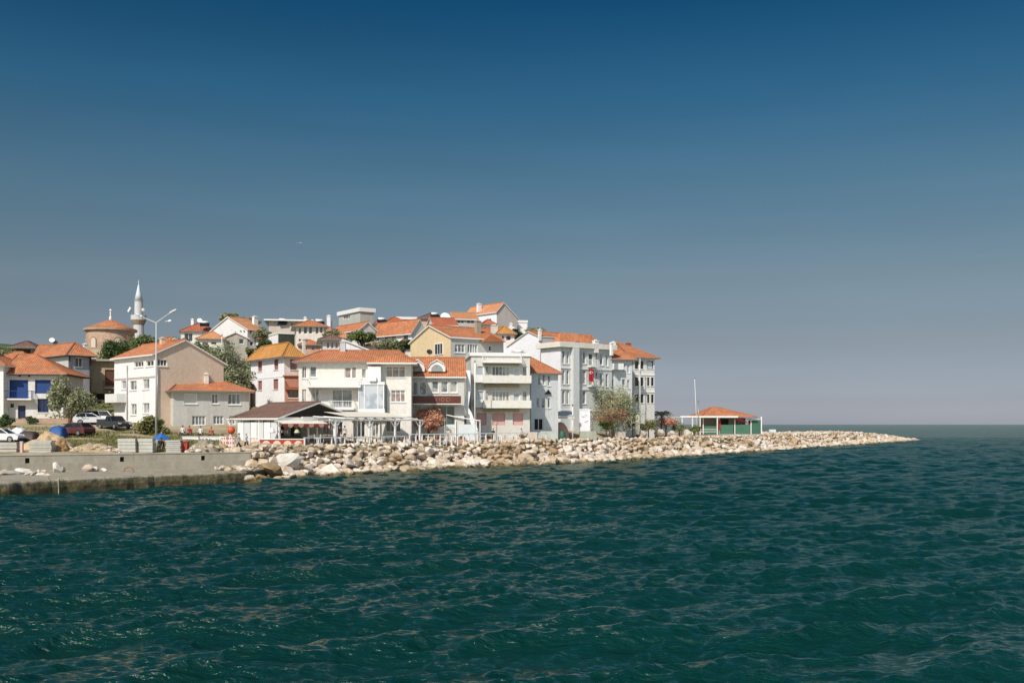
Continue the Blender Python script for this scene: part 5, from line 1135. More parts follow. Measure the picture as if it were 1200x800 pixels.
# counter
def local_box(name, label, cat, px0, px1, yt, Y, dep, mat, group=None, zb=None):
    a = P(px0, yt, Y); b = P(px1, yt, Y); zb = gz(a.x, a.y) if zb is None else zb; t = thing(name, label, cat, ((a.x+b.x)/2, Y, zb), 0, group); return t, (b.x-a.x)/2, a.z - zb
FZ = h.zb + fl_z
t, hw, hh = local_box('counter', 'red cafe counter with four round pale emblems under the awning', 'counter', 303, 357, 514, 104, .7, RED, zb=FZ - .1)
m = MB(); m.box(-hw, hw, 0, .7, -.4, hh-.08); m.build('front', RED, t); m = MB(); m.box(-hw-.05, hw+.05, -.06, .76, hh-.077, hh); m.build('top', WPAINT, t)
for k in range(4):
    m = MB(); c = -hw + (9+12.5*k)/54*2*hw; m.lathe([(.42, -.03), (.42, 0)], 16, (0, 0, 0)); m.lathe([(.3, -.045), (.3, -.031)], 16, (0, 0, 0), 1)
    o = m.build('emblem', [flat('d3b8a0'), flat('e2dccf')], t, loc=(c, -.01, hh-.6)); o.rotation_euler = (R(-90), 0, 0); o.rotation_euler = (R(90), 0, 0)
def cream_machine(px, yt, w, Y, label, mat, name='display'):
    t, hw, hh = local_box(name, label, name, px-w, px+w, yt, Y+2.5, .5, mat, zb=FZ+1.0); m = MB(); m.lathe([(hw*1.1, 0), (hw*1.15, hh*.35), (hw*.8, hh*.4), (hw*.75, hh*.8), (hw*.5, hh*.95), (hw*.2, hh)], 10); m.build('body', mat, t, True); m = MB(); m.box(-hw*.5, hw*.5, -hw*1.2, -hw*.7, hh*.1, hh*.3); m.build('tray', WTRIM, t)
cream_machine(319, 501, 3.3, 102, 'white pinkish ice cream machine on the red counter', flat('dccfd0'), 'machine'); cream_machine(348, 503, 3, 102, 'pale green rounded board standing on the right end of the counter', flat('a9b284'), 'stand')
for k in range(7):
    p = P(326+k*2.2, 511, 104.7); t = thing('bottle', 'row of small bottles standing on the counter between the machine and the green stand', 'bottle', (p.x, p.y, FZ+1.0), 0, 'bottles on the cafe counter'); m = MB(); m.lathe([(.04, 0), (.045, .18), (.018, .25), (.018, .33)], 8); m.build('body', (GGREEN, flat('b04a4a'), GLIGHT)[k % 3], t, True)
# pergola
pa = xy_(385, inland(385, 5.2)) if False else (P(388, 0, inland(388, 5)).x, inland(388, 5)); pb = (P(495, 0, inland(495, 5)).x, inland(495, 5))
PA = math.atan2(pb[1]-pa[1], pb[0]-pa[0]); PL = math.hypot(pb[0]-pa[0], pb[1]-pa[1]); t = thing('pergola', 'white timber pergola with braced posts and a pale corrugated roof sheet', 'pergola', (pa[0], pa[1], 2.75), PA)
def pu(px): k = (px-600)/F; return (k*pa[1]-pa[0])/(math.cos(PA)-k*math.sin(PA))
zt = P(0, 491, (pa[1]+pb[1])/2).z - 2.75
for px in (393, 433, 463, 492): m = MB(); brace_post(m, pu(px), 0, -.2, zt-.15, .085, .9); m.build('post', WPAINT, t)
for px in (404, 447, 478): m = MB(); brace_post(m, pu(px), 4.2, -.2, zt+.1, .07, .6); m.build('post', WPAINT, t)
m = MB(); m.box(-.2, PL+.1, -.08, .08, zt-.147, zt); m.build('beam', WPAINT, t); m = MB(); m.box(-.2, PL+.1, 4.12, 4.28, zt+.1, zt+.25); m.build('beam', WPAINT, t)
for k in range(9): m = MB(); x = PL*(.12+.1*k); m.tube((x, -.3, zt+.06), (x, 4.8, zt+.33), .05, n=4); m.build('rafter', WPAINT, t)
m = MB(); xa, xb = pu(413), pu(486); n = 60
for k in range(n):
    u0, u1 = xa+(xb-xa)*k/n, xa+(xb-xa)*(k+1)/n; w0, w1 = .03*(k % 2), .03*((k+1) % 2); m.face([(u0, .6, zt+.22+w0), (u1, .6, zt+.22+w1), (u1, 4.8, zt+.85+w1), (u0, 4.8, zt+.85+w0)])
m.build('roof_sheet', flat('c9c3b4', .7, .15), t)
m = MB(); m.box(-.2, PL, -.2, 4.6, -.3, .12); m.build('deck', flat('8c8478', .9), t)
# railings
def railing(label, pa, pb, ztop, n, hgt=1.0, bars=1, mat=None, name='railing'):
    a = Vector(pa); b = Vector(pb); L = (b-a).length; t = thing(name, label, 'railing', (a.x, a.y, ztop-hgt), math.atan2(b.y-a.y, b.x-a.x)); mat = mat or WPAINT
    for k in range(n+1): m = MB(); x = L*k/n; m.box(x-.06, x+.06, -.06, .06, -.5, hgt-.09); m.build('post', mat, t)
    m = MB(); m.box(-.1, L+.1, -.05, .05, hgt-.087, hgt); m.build('rail', mat, t)
    for j in range(bars): m = MB(); z = hgt*(.12+.4*j); m.box(-.1, L+.1, -.02, .02, z, z+.05); m.build('lower_rail', mat, t)
zr = lambda py, Y: P(0, py, Y).z
def xy(px, Y): return (P(px, 0, Y).x, Y, 0)
railing('white railing in front of the cafe pavilion and pergola', xy(357, inland(357, 4.3)), xy(474, inland(474, 4.3)), zr(511.5, 105), 8)
railing('white railing along the promenade in front of the restaurant', xy(480, inland(480, 4.4)), xy(556, inland(556, 4.4)), zr(508, 116), 11)
railing('white railing along the promenade in front of the balcony apartment', xy(560, inland(560, 4.4)), xy(640, inland(640, 4.4)), zr(507, 125), 9)
# cafe furniture
def chair(label, x, y, z, rz_, mat, group):
    t = thing('chair', label, 'chair', (x, y, z), rz_, group)
    m = MB(); m.box(-.22, .22, -.22, .22, .42, .47); m.build('seat', mat, t); m = MB(); m.box(-.22, .22, .18, .22, .473, .88); m.build('backrest', mat, t)
    for a in (-.19, .19):
        for b in (-.19, .19): m = MB(); m.box(a-.02, a+.02, b-.02, b+.02, 0, .417); m.build('leg', mat, t)
    return t
def table(label, x, y, z, mat, group):
    t = thing('table', label, 'table', (x, y, z), 0, group); m = MB(); m.box(-.4, .4, -.4, .4, .71, .75); m.build('table_top', mat, t); m = MB(); m.lathe([(.25, 0), (.25, .04), (.04, .06), (.04, .707)], 10); m.build('pedestal', DARK, t); return t
pt = table('small cafe table behind the white railing of the pavilion and pergola', 0, 0, 0, flat('b9a58a'), 'cafe tables behind the railing'); pc = chair('dark cafe chair behind the white railing of the pavilion and pergola', 0, 0, 0, 0, flat('4a3b30'), 'dark cafe chairs behind the railing'); pw = chair('white cafe chair behind the white railing of the pavilion and pergola', 0, 0, 0, 0, WPAINT, 'white cafe chairs behind the railing')
first = {'t': 1, 'c': 1, 'w': 1}
def put(k, src, x, y, z, r_):
    o = src if first[k] else copy_tree(src); first[k] = 0; o.location = (x, y, z); o.rotation_euler = (0, 0, r_)
for i, (px, Y) in enumerate([(q, inland(q, 5.6 if n_ < 9 else 8.2)) for n_, q in enumerate((366, 378, 390, 403, 416, 428, 441, 453, 468, 384, 410, 437))]):
    x = P(px, 0, Y).x; z = max(gz(x, Y), FZ if px < 405 else 0)
    put('t', pt, x, Y, z, 0)
    for j, (dx, dy, rr) in enumerate(((-.65, 0, R(90)), (.65, 0, R(-90)))): k = 'w' if (i+j) % 2 else 'c'; put(k, pw if k == 'w' else pc, x+dx, Y+dy, z, rr + .2)
pt2 = table('terrace table on the promenade in front of the restaurant and balcony apartment', 0, 0, 0, WPAINT, 'terrace tables on the promenade'); pc2 = chair('pale wooden chair on the promenade in front of the restaurant and balcony apartment', 0, 0, 0, 0, flat('b88f74'), 'terrace chairs on the promenade'); first.update(a=1, b=1)
for i, (px, Y) in enumerate([(q, inland(q, 6)) for q in (488, 503, 518, 533, 566, 584, 602, 620)]):
    x = P(px, 0, Y).x; z = gz(x, Y); put('a', pt2, x, Y, z, 0); put('b', pc2, x-.65, Y, z, R(90)); put('b', pc2, x+.65, Y, z, R(-80))
def planter(px, Y, w, label, leaf=L_DARK):
    Y = inland(px, 5.2)
    x = P(px, 0, Y).x; z = gz(x, Y)-.05; t = thing('planter', label, 'planter', (x, Y, z)); m = MB(); m.hexa([(-w*.9,-.22,0),(w*.9,-.22,0),(w*.9,.22,0),(-w*.9,.22,0)], [(-w,-.28,.5),(w,-.28,.5),(w,.28,.5),(-w,.28,.5)]); m.build('box', flat('b5795a', .9), t)
    me = crown_mesh(int(px), w*.9, .3, .35, 260, .08, 5); me.materials.append(leaf); o = bpy.data.objects.new('foliage', me); COL.objects.link(o); o.parent = t; o.location = (0, 0, .7)
for px, Y, w, l, lf in ((474, 107, .5, 'terracotta planter at the foot of the last pergola post', L_RED), (497, 111.2, .55, 'terracotta planter below the pinkish tree, left one', L_MID), (512, 112.6, .5, 'terracotta planter below the pinkish tree, right one', L_RED), (541, 116, .6, 'terracotta planter beside the white wavy pier', L_OLIVE), (572, 120, .5, 'terracotta planter left of the pink shutters', L_DARK), (612, 124.5, .6, 'terracotta planter right of the pink shutters', L_MID)): planter(px, Y, w, l, lf)
# white wavy pier, posts
WY = inland(549, 7.5); c = P(549, 0, WY); z0 = gz(c.x, c.y); t = thing('white_pillar', 'tall wavy whitewashed pillar between the restaurant and the balcony apartment', 'pillar', (c.x, c.y, z0-.1)); m = MB(); prev = None
prof = [(505, 547, 561), (498, 546, 558), (491, 547, 555.5), (484, 548, 553), (477, 544.5, 549), (470, 544.8, 550), (463, 546, 551), (455, 547, 552), (447, 546, 551.5), (434, 546, 551.5)]
for k in range(len(prof)-1):
    y0, a0, b0 = prof[k]; y1, a1, b1 = prof[k+1]; f_ = lambda px, py: (P(px, py, WY).x - c.x, P(px, py, WY).z - z0 + .1)
    A, B, C_, D_ = f_(a0, y0), f_(b0, y0), f_(b1, y1), f_(a1, y1)
    m.hexa([(A[0], -.5, A[1]), (B[0], -.5, B[1]), (B[0], .5, B[1]), (A[0], .5, A[1])], [(D_[0], -.5, D_[1]-.003), (C_[0], -.5, C_[1]-.003), (C_[0], .5, C_[1]-.003), (D_[0], .5, D_[1]-.003)])
a, b = f_(547, 505), f_(561, 505); m.box(a[0], b[0], -.55, .55, -.3, a[1]); m.build('shaft', stucco('eae8e6', .08), t)
CY = inland(540, 6.6); t = thing('canopy_frame', 'white canopy frame with a sloping rail in front of the balcony apartment', 'canopy', (P(545, 0, CY).x, CY, 2.8)); X0 = t.location.x
g_ = lambda px, py: (P(px, 0, CY).x - X0, P(0, py, CY).z - 2.8)
for px in (521, 534, 558, 562.5): m = MB(); x, z = g_(px, 492); m.box(x-.05, x+.05, -.05, .05, 0, z); m.build('post', WPAINT, t)
m = MB(); a, b, c_ = g_(523, 486), g_(545, 490.5), g_(563, 493); m.tube((a[0], 0, a[1]), (b[0], 0, b[1]), .07, n=5); m.tube((b[0]-1.5, -.1, b[1]+.3), (c_[0], -.1, c_[1]), .07, n=5); m.build('rail', WPAINT, t)
m = MB(); a, b = g_(521, 497), g_(557, 506); m.box(a[0], b[0], .2, .26, 0, a[1]); m.build('screen', flat('c6cccd', .5), t)
# lamp posts in front of apartments
def pole(label, px, yb, yt, Y, r=.06, name='pole', mat=None, lean=0, head=True):
    a = P(px, yb, Y); z0 = min(gz(a.x, a.y), a.z); b = P(px+lean, yt, Y); t = thing(name, label, 'pole', (a.x, a.y, z0)); m = MB(); m.tube((0,0,0), (b.x-a.x, 0, b.z-z0), r*1.2, r*.7, 8); m.build('shaft', mat or WPAINT, t, True)
    m = MB(); m.lathe([(r*2.2, 0), (r*2.2, .12), (r*1.3, .16)], 8, (0, 0, 0)); m.build('foot', mat or WPAINT, t)
    if head: m = MB(); m.lathe([(r*.5, 0), (r*1.8, .08), (r*1.8, .22), (r*.4, .32)], 8, (b.x-a.x, 0, b.z-z0)); m.build('cap', STEEL, t)
    return t
pole('thin white pole in front of the balcony apartment', 556.5, 506, 425, inland(556, 6.5), .06); pole('thin white pole before the rightmost apartment', 750, 505, 420, inland(750, 8), .07); pole('thin pale pole standing right of the tan gable', 260, 430, 394, 144, .06); pole('thin white pole before the ornate apartment', 671, 506, 476, inland(671, 6), .06)
pole('slightly leaning tall white mast beside the pier cafe', 817, 505, 444, inland(817, 9), .05, 'mast', None, -3); pole('short grey flue pipe beside the pier cafe roof', 818.5, 505, 471, inland(818, 11), .09, 'flue_pipe', STEEL)
# street lamp
a = P(183, 520, 101); z0 = gz(a.x, a.y); t = thing('street_lamp', 'tall double armed white street lamp before the tan gable house', 'street lamp', (a.x, a.y, z0)); zt = P(0, 378, 101).z - z0; m = MB(); m.tube((0,0,0), (0,0,zt), .11, .055, 10); m.build('pole', flat('b4b5b3', .4), t, True)
m = MB(); m.lathe([(.26, 0), (.26, .5), (.16, .55)], 10); m.build('base', flat('b4b5b3', .4), t)
for ex, ey in ((-1.35, .55), (1.35, .95)):
    m = MB(); m.tube((0, 0, zt-.02), (ex, 0, zt+ey), .06, .045, 6); ar = m.build('arm', flat('b4b5b3', .4), t); m = MB(); s_ = 1 if ex > 0 else -1; d = Vector((s_*.85, 0, .45)); p = Vector((ex, 0, zt+ey)); m.tube(p, p+d*.3, .08, .15, 8); m.tube(p+d*.3, p+d*.85, .15, .09, 8); m.build('lamp_head', flat('c4c6c4', .3), ar, True)
m = MB(); m.tube((0.9, 0, zt+.1), (1.35, 0, zt+.2), .03, n=5); ar = m.build('arm', STEEL, t); m = MB(); m.lathe([(.04, .2), (.2, .12), (.22, 0), (.05, -.05)], 10, (1.4, 0, zt+.1)); m.build('lamp_head', WPAINT, ar, True)
# kiosk etc.
KY = inland(656, 7.5); z0 = gz(P(655, 0, KY).x, KY); t = thing('kiosk', 'small white framed kiosk with a pink rounded cover inside and grey awning', 'kiosk', (P(656, 0, KY).x, KY, z0)); X0 = t.location.x; g_ = lambda px, py: (P(px, 0, KY).x - X0, P(0, py, KY).z - z0)
for px in (643, 671): m = MB(); x, z = g_(px, 489); m.box(x-.08, x+.08, 0, .16, -.3, z); m.build('post', WPAINT, t)
m = MB(); (a, z), (b, _) = g_(639, 490), g_(673, 490); m.box(a, b, -.2, 3, z, z+.25); m.build('roof', flat('cfc8b8'), t)
m = MB(); (a, z), (b, zz) = g_(630, 486), g_(672, 490); m.hexa([(a, -.3, zz+.3), (b, -.3, zz+.3), (b, 3, z+.5), (a, 3, z+.5)], [(a, -.3, zz+.36), (b, -.3, zz+.36), (b, 3, z+.56), (a, 3, z+.56)]); m.build('awning', flat('9da3a6'), t)
m = MB(); x, z = g_(657, 494); m.ball((x, 1.3, 0), (1.35, .8, z), 0, 16); m.build('cover', PINKST, t, True)
t, hw, hh = local_box('sign_panel', 'tall white panel with grey marks at the foot of the airy tree', 'sign', 679, 691.5, 479, inland(685, 6), .5, WPAINT); m = MB(); m.box(-hw, hw, 0, .5, -.3, hh-.2); m.prism_y([(-hw-.08, hh-.197), (hw+.08, hh-.197), (hw+.08, hh-.03), (hw*.6, hh), (-hw-.08, hh)], -.05, .55); m.build('body', stucco('e4e4e6', .06), t)
m = MB(); 
for x0, x1, z in ((-.35, .05, .74), (.0, .3, .78), (-.05, .3, .56), (.2, .4, .6)): m.box(hw*x0*1.6, hw*x1*1.6, -.02, -.003, hh*z, hh*z+.09)
m.build('marking', flat('8d93a3'), t)
t, hw, hh = local_box('bench', 'long grey green planked bench under the airy tree', 'bench', 696, 722, 493, inland(709, 7.5), .6, GREENP)
for k in range(4): m = MB(); m.box(-hw, hw, .5, .56, .5+k*.3, .74+k*.3); m.build('backrest_plank', flat('7f8c7c', .8), t)
m = MB(); m.box(-hw, hw, 0, .497, .42, .48); m.build('seat', flat('7f8c7c', .8), t)
for x in (-hw+.1, hw-.1, 0): m = MB(); m.box(x-.06, x+.06, .02, .58, 0, .417); m.build('leg', flat('d2d2c8'), t)
t, hw, hh = local_box('oval_board', 'cream coloured oval board standing left of the palms', 'board', 744, 750, 485.5, inland(747, 6.5), .2, CREAM, zb=gz(P(747, 0, inland(747, 6.5)).x, inland(747, 6.5))+.5); m = MB(); m.lathe([(.01, 0), (hw*.8, .12), (hw, hh*.3), (hw, hh*.75), (hw*.7, hh*.95), (.01, hh)], 12); o = m.build('board', flat('dcd3b8'), t, True); o.scale = (1, .3, 1); m = MB(); m.box(-.2, .2, -.15, .15, -1.2, .1); m.build('stand', DARK, t)
def block(label, px0, px1, yt, yb, Y, mat, dep=.8, name='concrete_block', rz_=0):
    Y = inland((px0+px1)/2, 5 if px0 < 900 else 7)
    a, b = P(px0, yt, Y), P(px1, yb, Y); m = MB(); w = (b.x-a.x)/2; hh = a.z-b.z; s_ = .05; m.hexa([(-w, -dep/2, -.6), (w, -dep/2, -.6), (w, dep/2, -.6), (-w, dep/2, -.6)], [(-w+s_, -dep/2+s_, hh), (w-s_, -dep/2+s_, hh), (w-s_, dep/2-s_, hh), (-w+s_, dep/2-s_, hh)])
    o = m.build(name, mat); o.location = ((a.x+b.x)/2, Y, b.z); o.rotation_euler = (0, 0, rz_); tag(o, label, 'block')
block('pale grey green concrete block on the rocks before the kiosk', 632, 651, 505, 515, 124, stucco('b9bdb0', .3)); block('small concrete block at the tree trunk base', 720, 733, 505.5, 513, 132, stucco('bdb4a8', .3)); block('flat pale block left of the big concrete block', 612, 630, 506, 514, 123.5, stucco('c9bcab', .3))
block('greenish low block beneath the white sign panel', 679, 699, 505, 511, 130, stucco('a5a896', .4)); block('small pale blue box on the breakwater right of the pier cafe', 901, 909, 503, 508, 190, flat('c4d0d0'), name='box')
t, hw, hh = local_box('tarp_bundle', 'small dark green bundle on the rocks right of the kiosk', 'bundle', 655, 663, 504, inland(659, 5.2), .5, GREENP); m = MB(); m.ball((0, 0, hh*.4), (hw, .4, hh*.6), 0, 10); m.build('cover', flat('2f5a4c'), t, True); m = MB(); m.tube((0,0,hh*.8), (.1,0,hh*1.1), .05, n=5); m.build('knot', DARK, t)
# ------------------------------------------------------------------ pier cafe
h = House('pier_cafe', 'low cafe on the breakwater with an orange hipped roof and green netting', 'cafe', 824, inland(876, 7), 10, 488.5, rx=880, D=6, mR=WHITE)
fz = max(gz(h.X, h.Y), gz(h.X+4, h.Y+2)) - h.zb; ze = h.ze-h.zb
h.hip(477.3, (.27, .5), (.45, .5), ov=.9, mat=TILE, fascia=WPAINT)
m = MB(); m.box(-.3, h.W+2.2, -.3, h.D, fz-.4, fz+.1); m.build('floor', CONC, h.E)
for x in (0, .33, .66, 1): m = MB(); m.box(h.W*x-.08, h.W*x+.08, -.08, .08, fz+.1, ze-.17); m.build('post', WPAINT, h.E)
m = MB(); m.box(.2, h.W-.1, 2.5, 2.7, fz+.103, ze-.17); m.build('back_wall', flat('8f8478'), h.E)
for k, (x0, x1) in enumerate(((.02, .3), (.35, .63), (.68, .98))): m = MB(); m.box(h.W*x0, h.W*x1, -.03, .03, fz+.103, fz+2.0 - .3*(k == 0)); m.build('netting', flat('47705c', .7, .3), h.E)
m = MB(); m.box(h.W+.1, h.W+2.1, -.03, .03, fz+.103, ze-.6); m.box(h.W+2.05, h.W+2.1, .033, h.D, fz+.103, ze-.6); m.build('netting', flat('3f6552', .7, .3), h.E)
m = MB(); m.box(h.W+2.1, h.W+2.3, -.12, .12, fz-.5, ze+.1); m.build('post', WPAINT, h.E)
m = MB(); m.box(h.W+.2, h.W+2.1, -.1, h.D, ze-.45, ze-.35); m.build('side_canopy', CREAM, h.E)
m = MB(); m.prism_y([(h.W*.6, ze-.3), (h.W*.98, ze-1.4), (h.W*.8, ze-.3)], -.15, -.1); m.build('red_cloth', flat('a03038'), h.E); m = MB(); m.box(h.W*.3, h.W*.36, -.2, -.1, fz+1, ze-.5); m.build('red_cloth', flat('a03038'), h.E)
m = MB(); m.box(h.W*.45, h.W*.62, 2.3, 2.49, fz+1.1, ze-.4); m.build('hatch', BLACK, h.E)
X1 = h.u(862); m = MB(); x0 = h.u(795); m.box(x0, X1, -1.3, -.9, ze-.1, ze+.22); m.box(x0, -.6, -.897, 4, ze-.1, ze+.05); m.build('white_canopy', WPAINT, h.E)
for px in (797, 809, 818, 838): m = MB(); x = h.u(px); m.box(x-.1, x+.1, -1.25, -1.05, fz-.6, ze-.103); m.build('canopy_post', CREAM, h.E)
for z in (.55, 1.0): m = MB(); m.box(x0, h.u(838), -1.2, -1.12, fz+z, fz+z+.1); m.build('canopy_rail', CREAM, h.E)
m = MB(); m.box(x0+.3, h.u(836), 1, 3.5, fz+.3, fz+.9); m.build('low_wall', flat('8b8a6a', .9, .3), h.E)
# ------------------------------------------------------------------ yard on the left
t, hw, hh = local_box('retaining_wall', 'rough stone retaining wall below the house with blue shutters', 'wall', 14, 104, 490, 121.5, .5, STONE)
m = MB(); n = 24
for k in range(n):
    a0, a1 = -hw+2*hw*k/n, -hw+2*hw*(k+1)/n; z = hh + .12*noise.noise(Vector((k*.7, 0, 0))); m.box(a0, a1-.003, 0, .6, -.8, z)
m.build('stonework', STONE_T, t)
def car(label, px, Y, rz_, body, L=4.1, Wd=1.7, kind='hatch', name='parked_car'):
    x = P(px, 0, Y).x; z = gz(x, Y); t = thing(name, label, 'car' if kind != 'pickup' else 'pickup truck', (x, Y, z), R(rz_)); paint = flat(body, .3, .04, .0, .6)
    hx = L/2; w = Wd/2
    lo = [(-hx, .35), (-hx+.1, .28), (hx-.1, .28), (hx, .38), (hx-.02, .68), (hx-.25, .82), (hx-1.15, .92), (-hx+.15, .95), (-hx, .8)]
    if kind == 'pickup': cab = [(hx-1.4, .9), (hx-1.95, 1.5), (-.35, 1.52), (-.5, .9)]; tp = (.14)
    elif kind == 'suv': cab = [(hx-1.1, .9), (hx-1.65, 1.5), (-hx+.3, 1.52), (-hx+.05, .9)]
    else: cab = [(hx-1.0, .88), (hx-1.75, 1.38), (-hx+.7, 1.42), (-hx+.15, .9)]
    m = MB()
    m.hexa([(a, -w, b) for a, b in lo], [(a, w, b) for a, b in lo]); 
    if kind == 'pickup':
        for y0, y1 in ((-w, -w+.08), (w-.08, w)): m.box(-hx+.02, -.5, y0, y1, .95, 1.15)
        m.box(-hx+.02, -hx+.1, -w+.083, w-.083, .95, 1.15)
    m.build('body', paint, t)
    m = MB(); ti = .16; b4 = [cab[0], cab[3]]; t4 = [cab[1], cab[2]]
    bt = [(cab[3][0], -w+.03, .9), (cab[0][0], -w+.03, .9), (cab[0][0], w-.03, .9), (cab[3][0], w-.03, .9)]; tp_ = [(cab[2][0], -w+ti, cab[2][1]-.06), (cab[1][0], -w+ti, cab[1][1]-.06), (cab[1][0], w-ti, cab[1][1]-.06), (cab[2][0], w-ti, cab[2][1]-.06)]
    m.hexa(bt, tp_); cb_ = m.build('window_glass', GBLACK, t)
    m = MB(); m.hexa([(p[0], p[1], p[2]+.003) for p in tp_], [(p[0]*.96, p[1]*.92, p[2]+.08) for p in tp_])
    for (i, j) in ((0, 0), (1, 1), (2, 2), (3, 3)): m.tube(Vector(bt[i]), Vector(tp_[j]) + Vector((0, 0, .03)), .05, n=5)
    for s_ in (-1, 1): xm = (cab[1][0]+cab[2][0])/2; m.tube((xm, s_*(w-.02), .9), (xm, s_*(w-ti+.01), cab[1][1]-.04), .045, n=5)
    m.build('cabin_roof', paint, t)
    for a in (-hx+.8, hx-.8):
        for s_ in (-1, 1):
            m = MB(); m.lathe([(.05, -.1), (.3, -.1), (.33, -.06), (.33, .06), (.3, .1), (.05, .1)], 16); wh = m.build('wheel', BLACK, t, loc=(a, s_*(w-.08), .33)); wh.rotation_euler = (R(90), 0, 0)
            m = MB(); m.lathe([(.2, -.115*(1)), (.2, .115)], 10); m.build('rim', STEEL, wh)
    for s_ in (-1, 1): m = MB(); m.box(hx-.12, hx+.015, s_*(w-.42), s_*(w-.08), .58, .74); m.build('headlight', flat('d8dcde', .15), t)
    for s_ in (-1, 1): m = MB(); m.box(-hx-.015, -hx+.1, s_*(w-.3), s_*(w-.08), .65, .82); m.build('tail_light', flat('8c1c18', .3), t)
    m = MB(); m.box(hx-.2, hx+.04, -w+.05, w-.05, .3, .45); m.box(-hx-.04, -hx+.2, -w+.05, w-.05, .3, .45); m.build('bumper', DARK, t)
    return t
car('white hatchback parked in front of the orange brick columns', 106, 119, 25, 'd8d8d6', 3.9); car('white car parked just behind the dark pickup', 118, 121, -30, 'dededc', 4.0, kind='suv'); car('dark grey pickup truck parked with its nose towards the sea', 134, 114.5, -38, '34383a', 4.6, 1.8, 'pickup')
car('white car cut by the left edge of the picture in the yard', 2, 101, 0, 'd4d6d6', 4.1)
car('low dark red car half hidden behind the grass', 88, 108, 160, '5b3531', 4.0)
def tarp(label, px, yt, yb, w_px, Y, mat, seed, name='tarp_covered_boat', cat='tarp', stand=True):
    a = P(px, yt, Y); b = P(px, yb, Y); hw = w_px/2/F*Y; hh = a.z-b.z; z0 = gz(a.x, a.y); t = thing(name, label, cat, (a.x, Y, z0)); dz = b.z - z0; r = random.Random(seed); m = MB(); nx, ny = 12, 6; V = []
    for j in range(ny+1):
        for i in range(nx+1):
            u, v = i/nx*2-1, j/ny*2-1; e = max(0, (1-abs(u)**3.5))*max(0, (1-abs(v)**3.5)); V.append((u*hw, v*.8, dz + hh*(e**.5)*(1+.18*noise.noise(Vector((u*3, v*3, seed)))) if e > 0 else min(dz, .02)))
    i0 = 0; m.v = V
    for j in range(ny):
        for i in range(nx): k = j*(nx+1)+i; m.f.append([k, k+1, k+nx+2, k+nx+1]); m.m.append(0); m.uv.append(None)
    m.build('cover', mat, t, True)
    if stand: m = MB(); m.box(-hw*.85, hw*.85, -.5, .5, -.1, max(.15, dz+.1)); m.build('hull', DARK, t)
tarp('bright blue tarpaulin over a small boat in the yard', 68, 499, 507.5, 17, 106, flat('1d4a84', .6, .25), 3)
tarp('white sheet draped over a heap left of the dark trailer', 22, 501, 513, 17, 104, flat('d8d8d4'), 8, 'sheet_covered_heap', 'heap'); tarp('long dark brown trailer body behind the sand heap', 34, 505, 511, 20, 103, flat('40302a'), 5, 'covered_trailer', 'trailer')
tarp('small white bundle on the grass by the low wall', 124, 522, 530, 8, 92, flat('d9d6cc'), 12, 'bundle', 'bundle', False)
# sand heap
def heap(label, px0, px1, yt, Y, mat, name='sand_heap', dep=2.2, seed=2, cat='heap'):
    a, b = P(px0, yt, Y), P(px1, yt, Y); z0 = gz((a.x+b.x)/2, Y) - .1; hw = (b.x-a.x)/2; hh = a.z - z0; m = MB(); nx, ny = 26, 12
    for j in range(ny+1):
        for i in range(nx+1):
            u, v = i/nx*2-1, j/ny*2-1; e = max(0, 1-u*u)**.7 * max(0, 1-v*v)**.7; m.v.append((u*hw, v*dep, hh*e*(1+.8*noise.noise(Vector((u*2.5+seed, v*2.5, seed)))) + .22*noise.noise(Vector((u*7+seed, v*7, 4)))*e))
    for j in range(ny):
        for i in range(nx): k = j*(nx+1)+i; m.f.append([k, k+1, k+nx+2, k+nx+1]); m.m.append(0); m.uv.append(None)
    o = m.build(name, mat, None, True); o.location = ((a.x+b.x)/2, Y, z0); tag(o, label, cat)
heap('long pale sand heap behind the panel stacks', 30, 84, 511, 95, stucco('c0a683', .4)); heap('small orange brown earth heap in front of the pale sand', 62, 80, 518, 90.5, stucco('b08c60', .4), 'earth_heap', 1.0, 5); heap('grey rubble and timber mound right of the red box', 220, 260, 517, 94, stucco('948a76', .5), 'rubble_mound', 1.6, 7)
heap('low bank of stones and weeds in front of the grass', 84, 140, 521, 91.5, stucco('a8977a', .5), 'stony_bank', 1.5, 9)
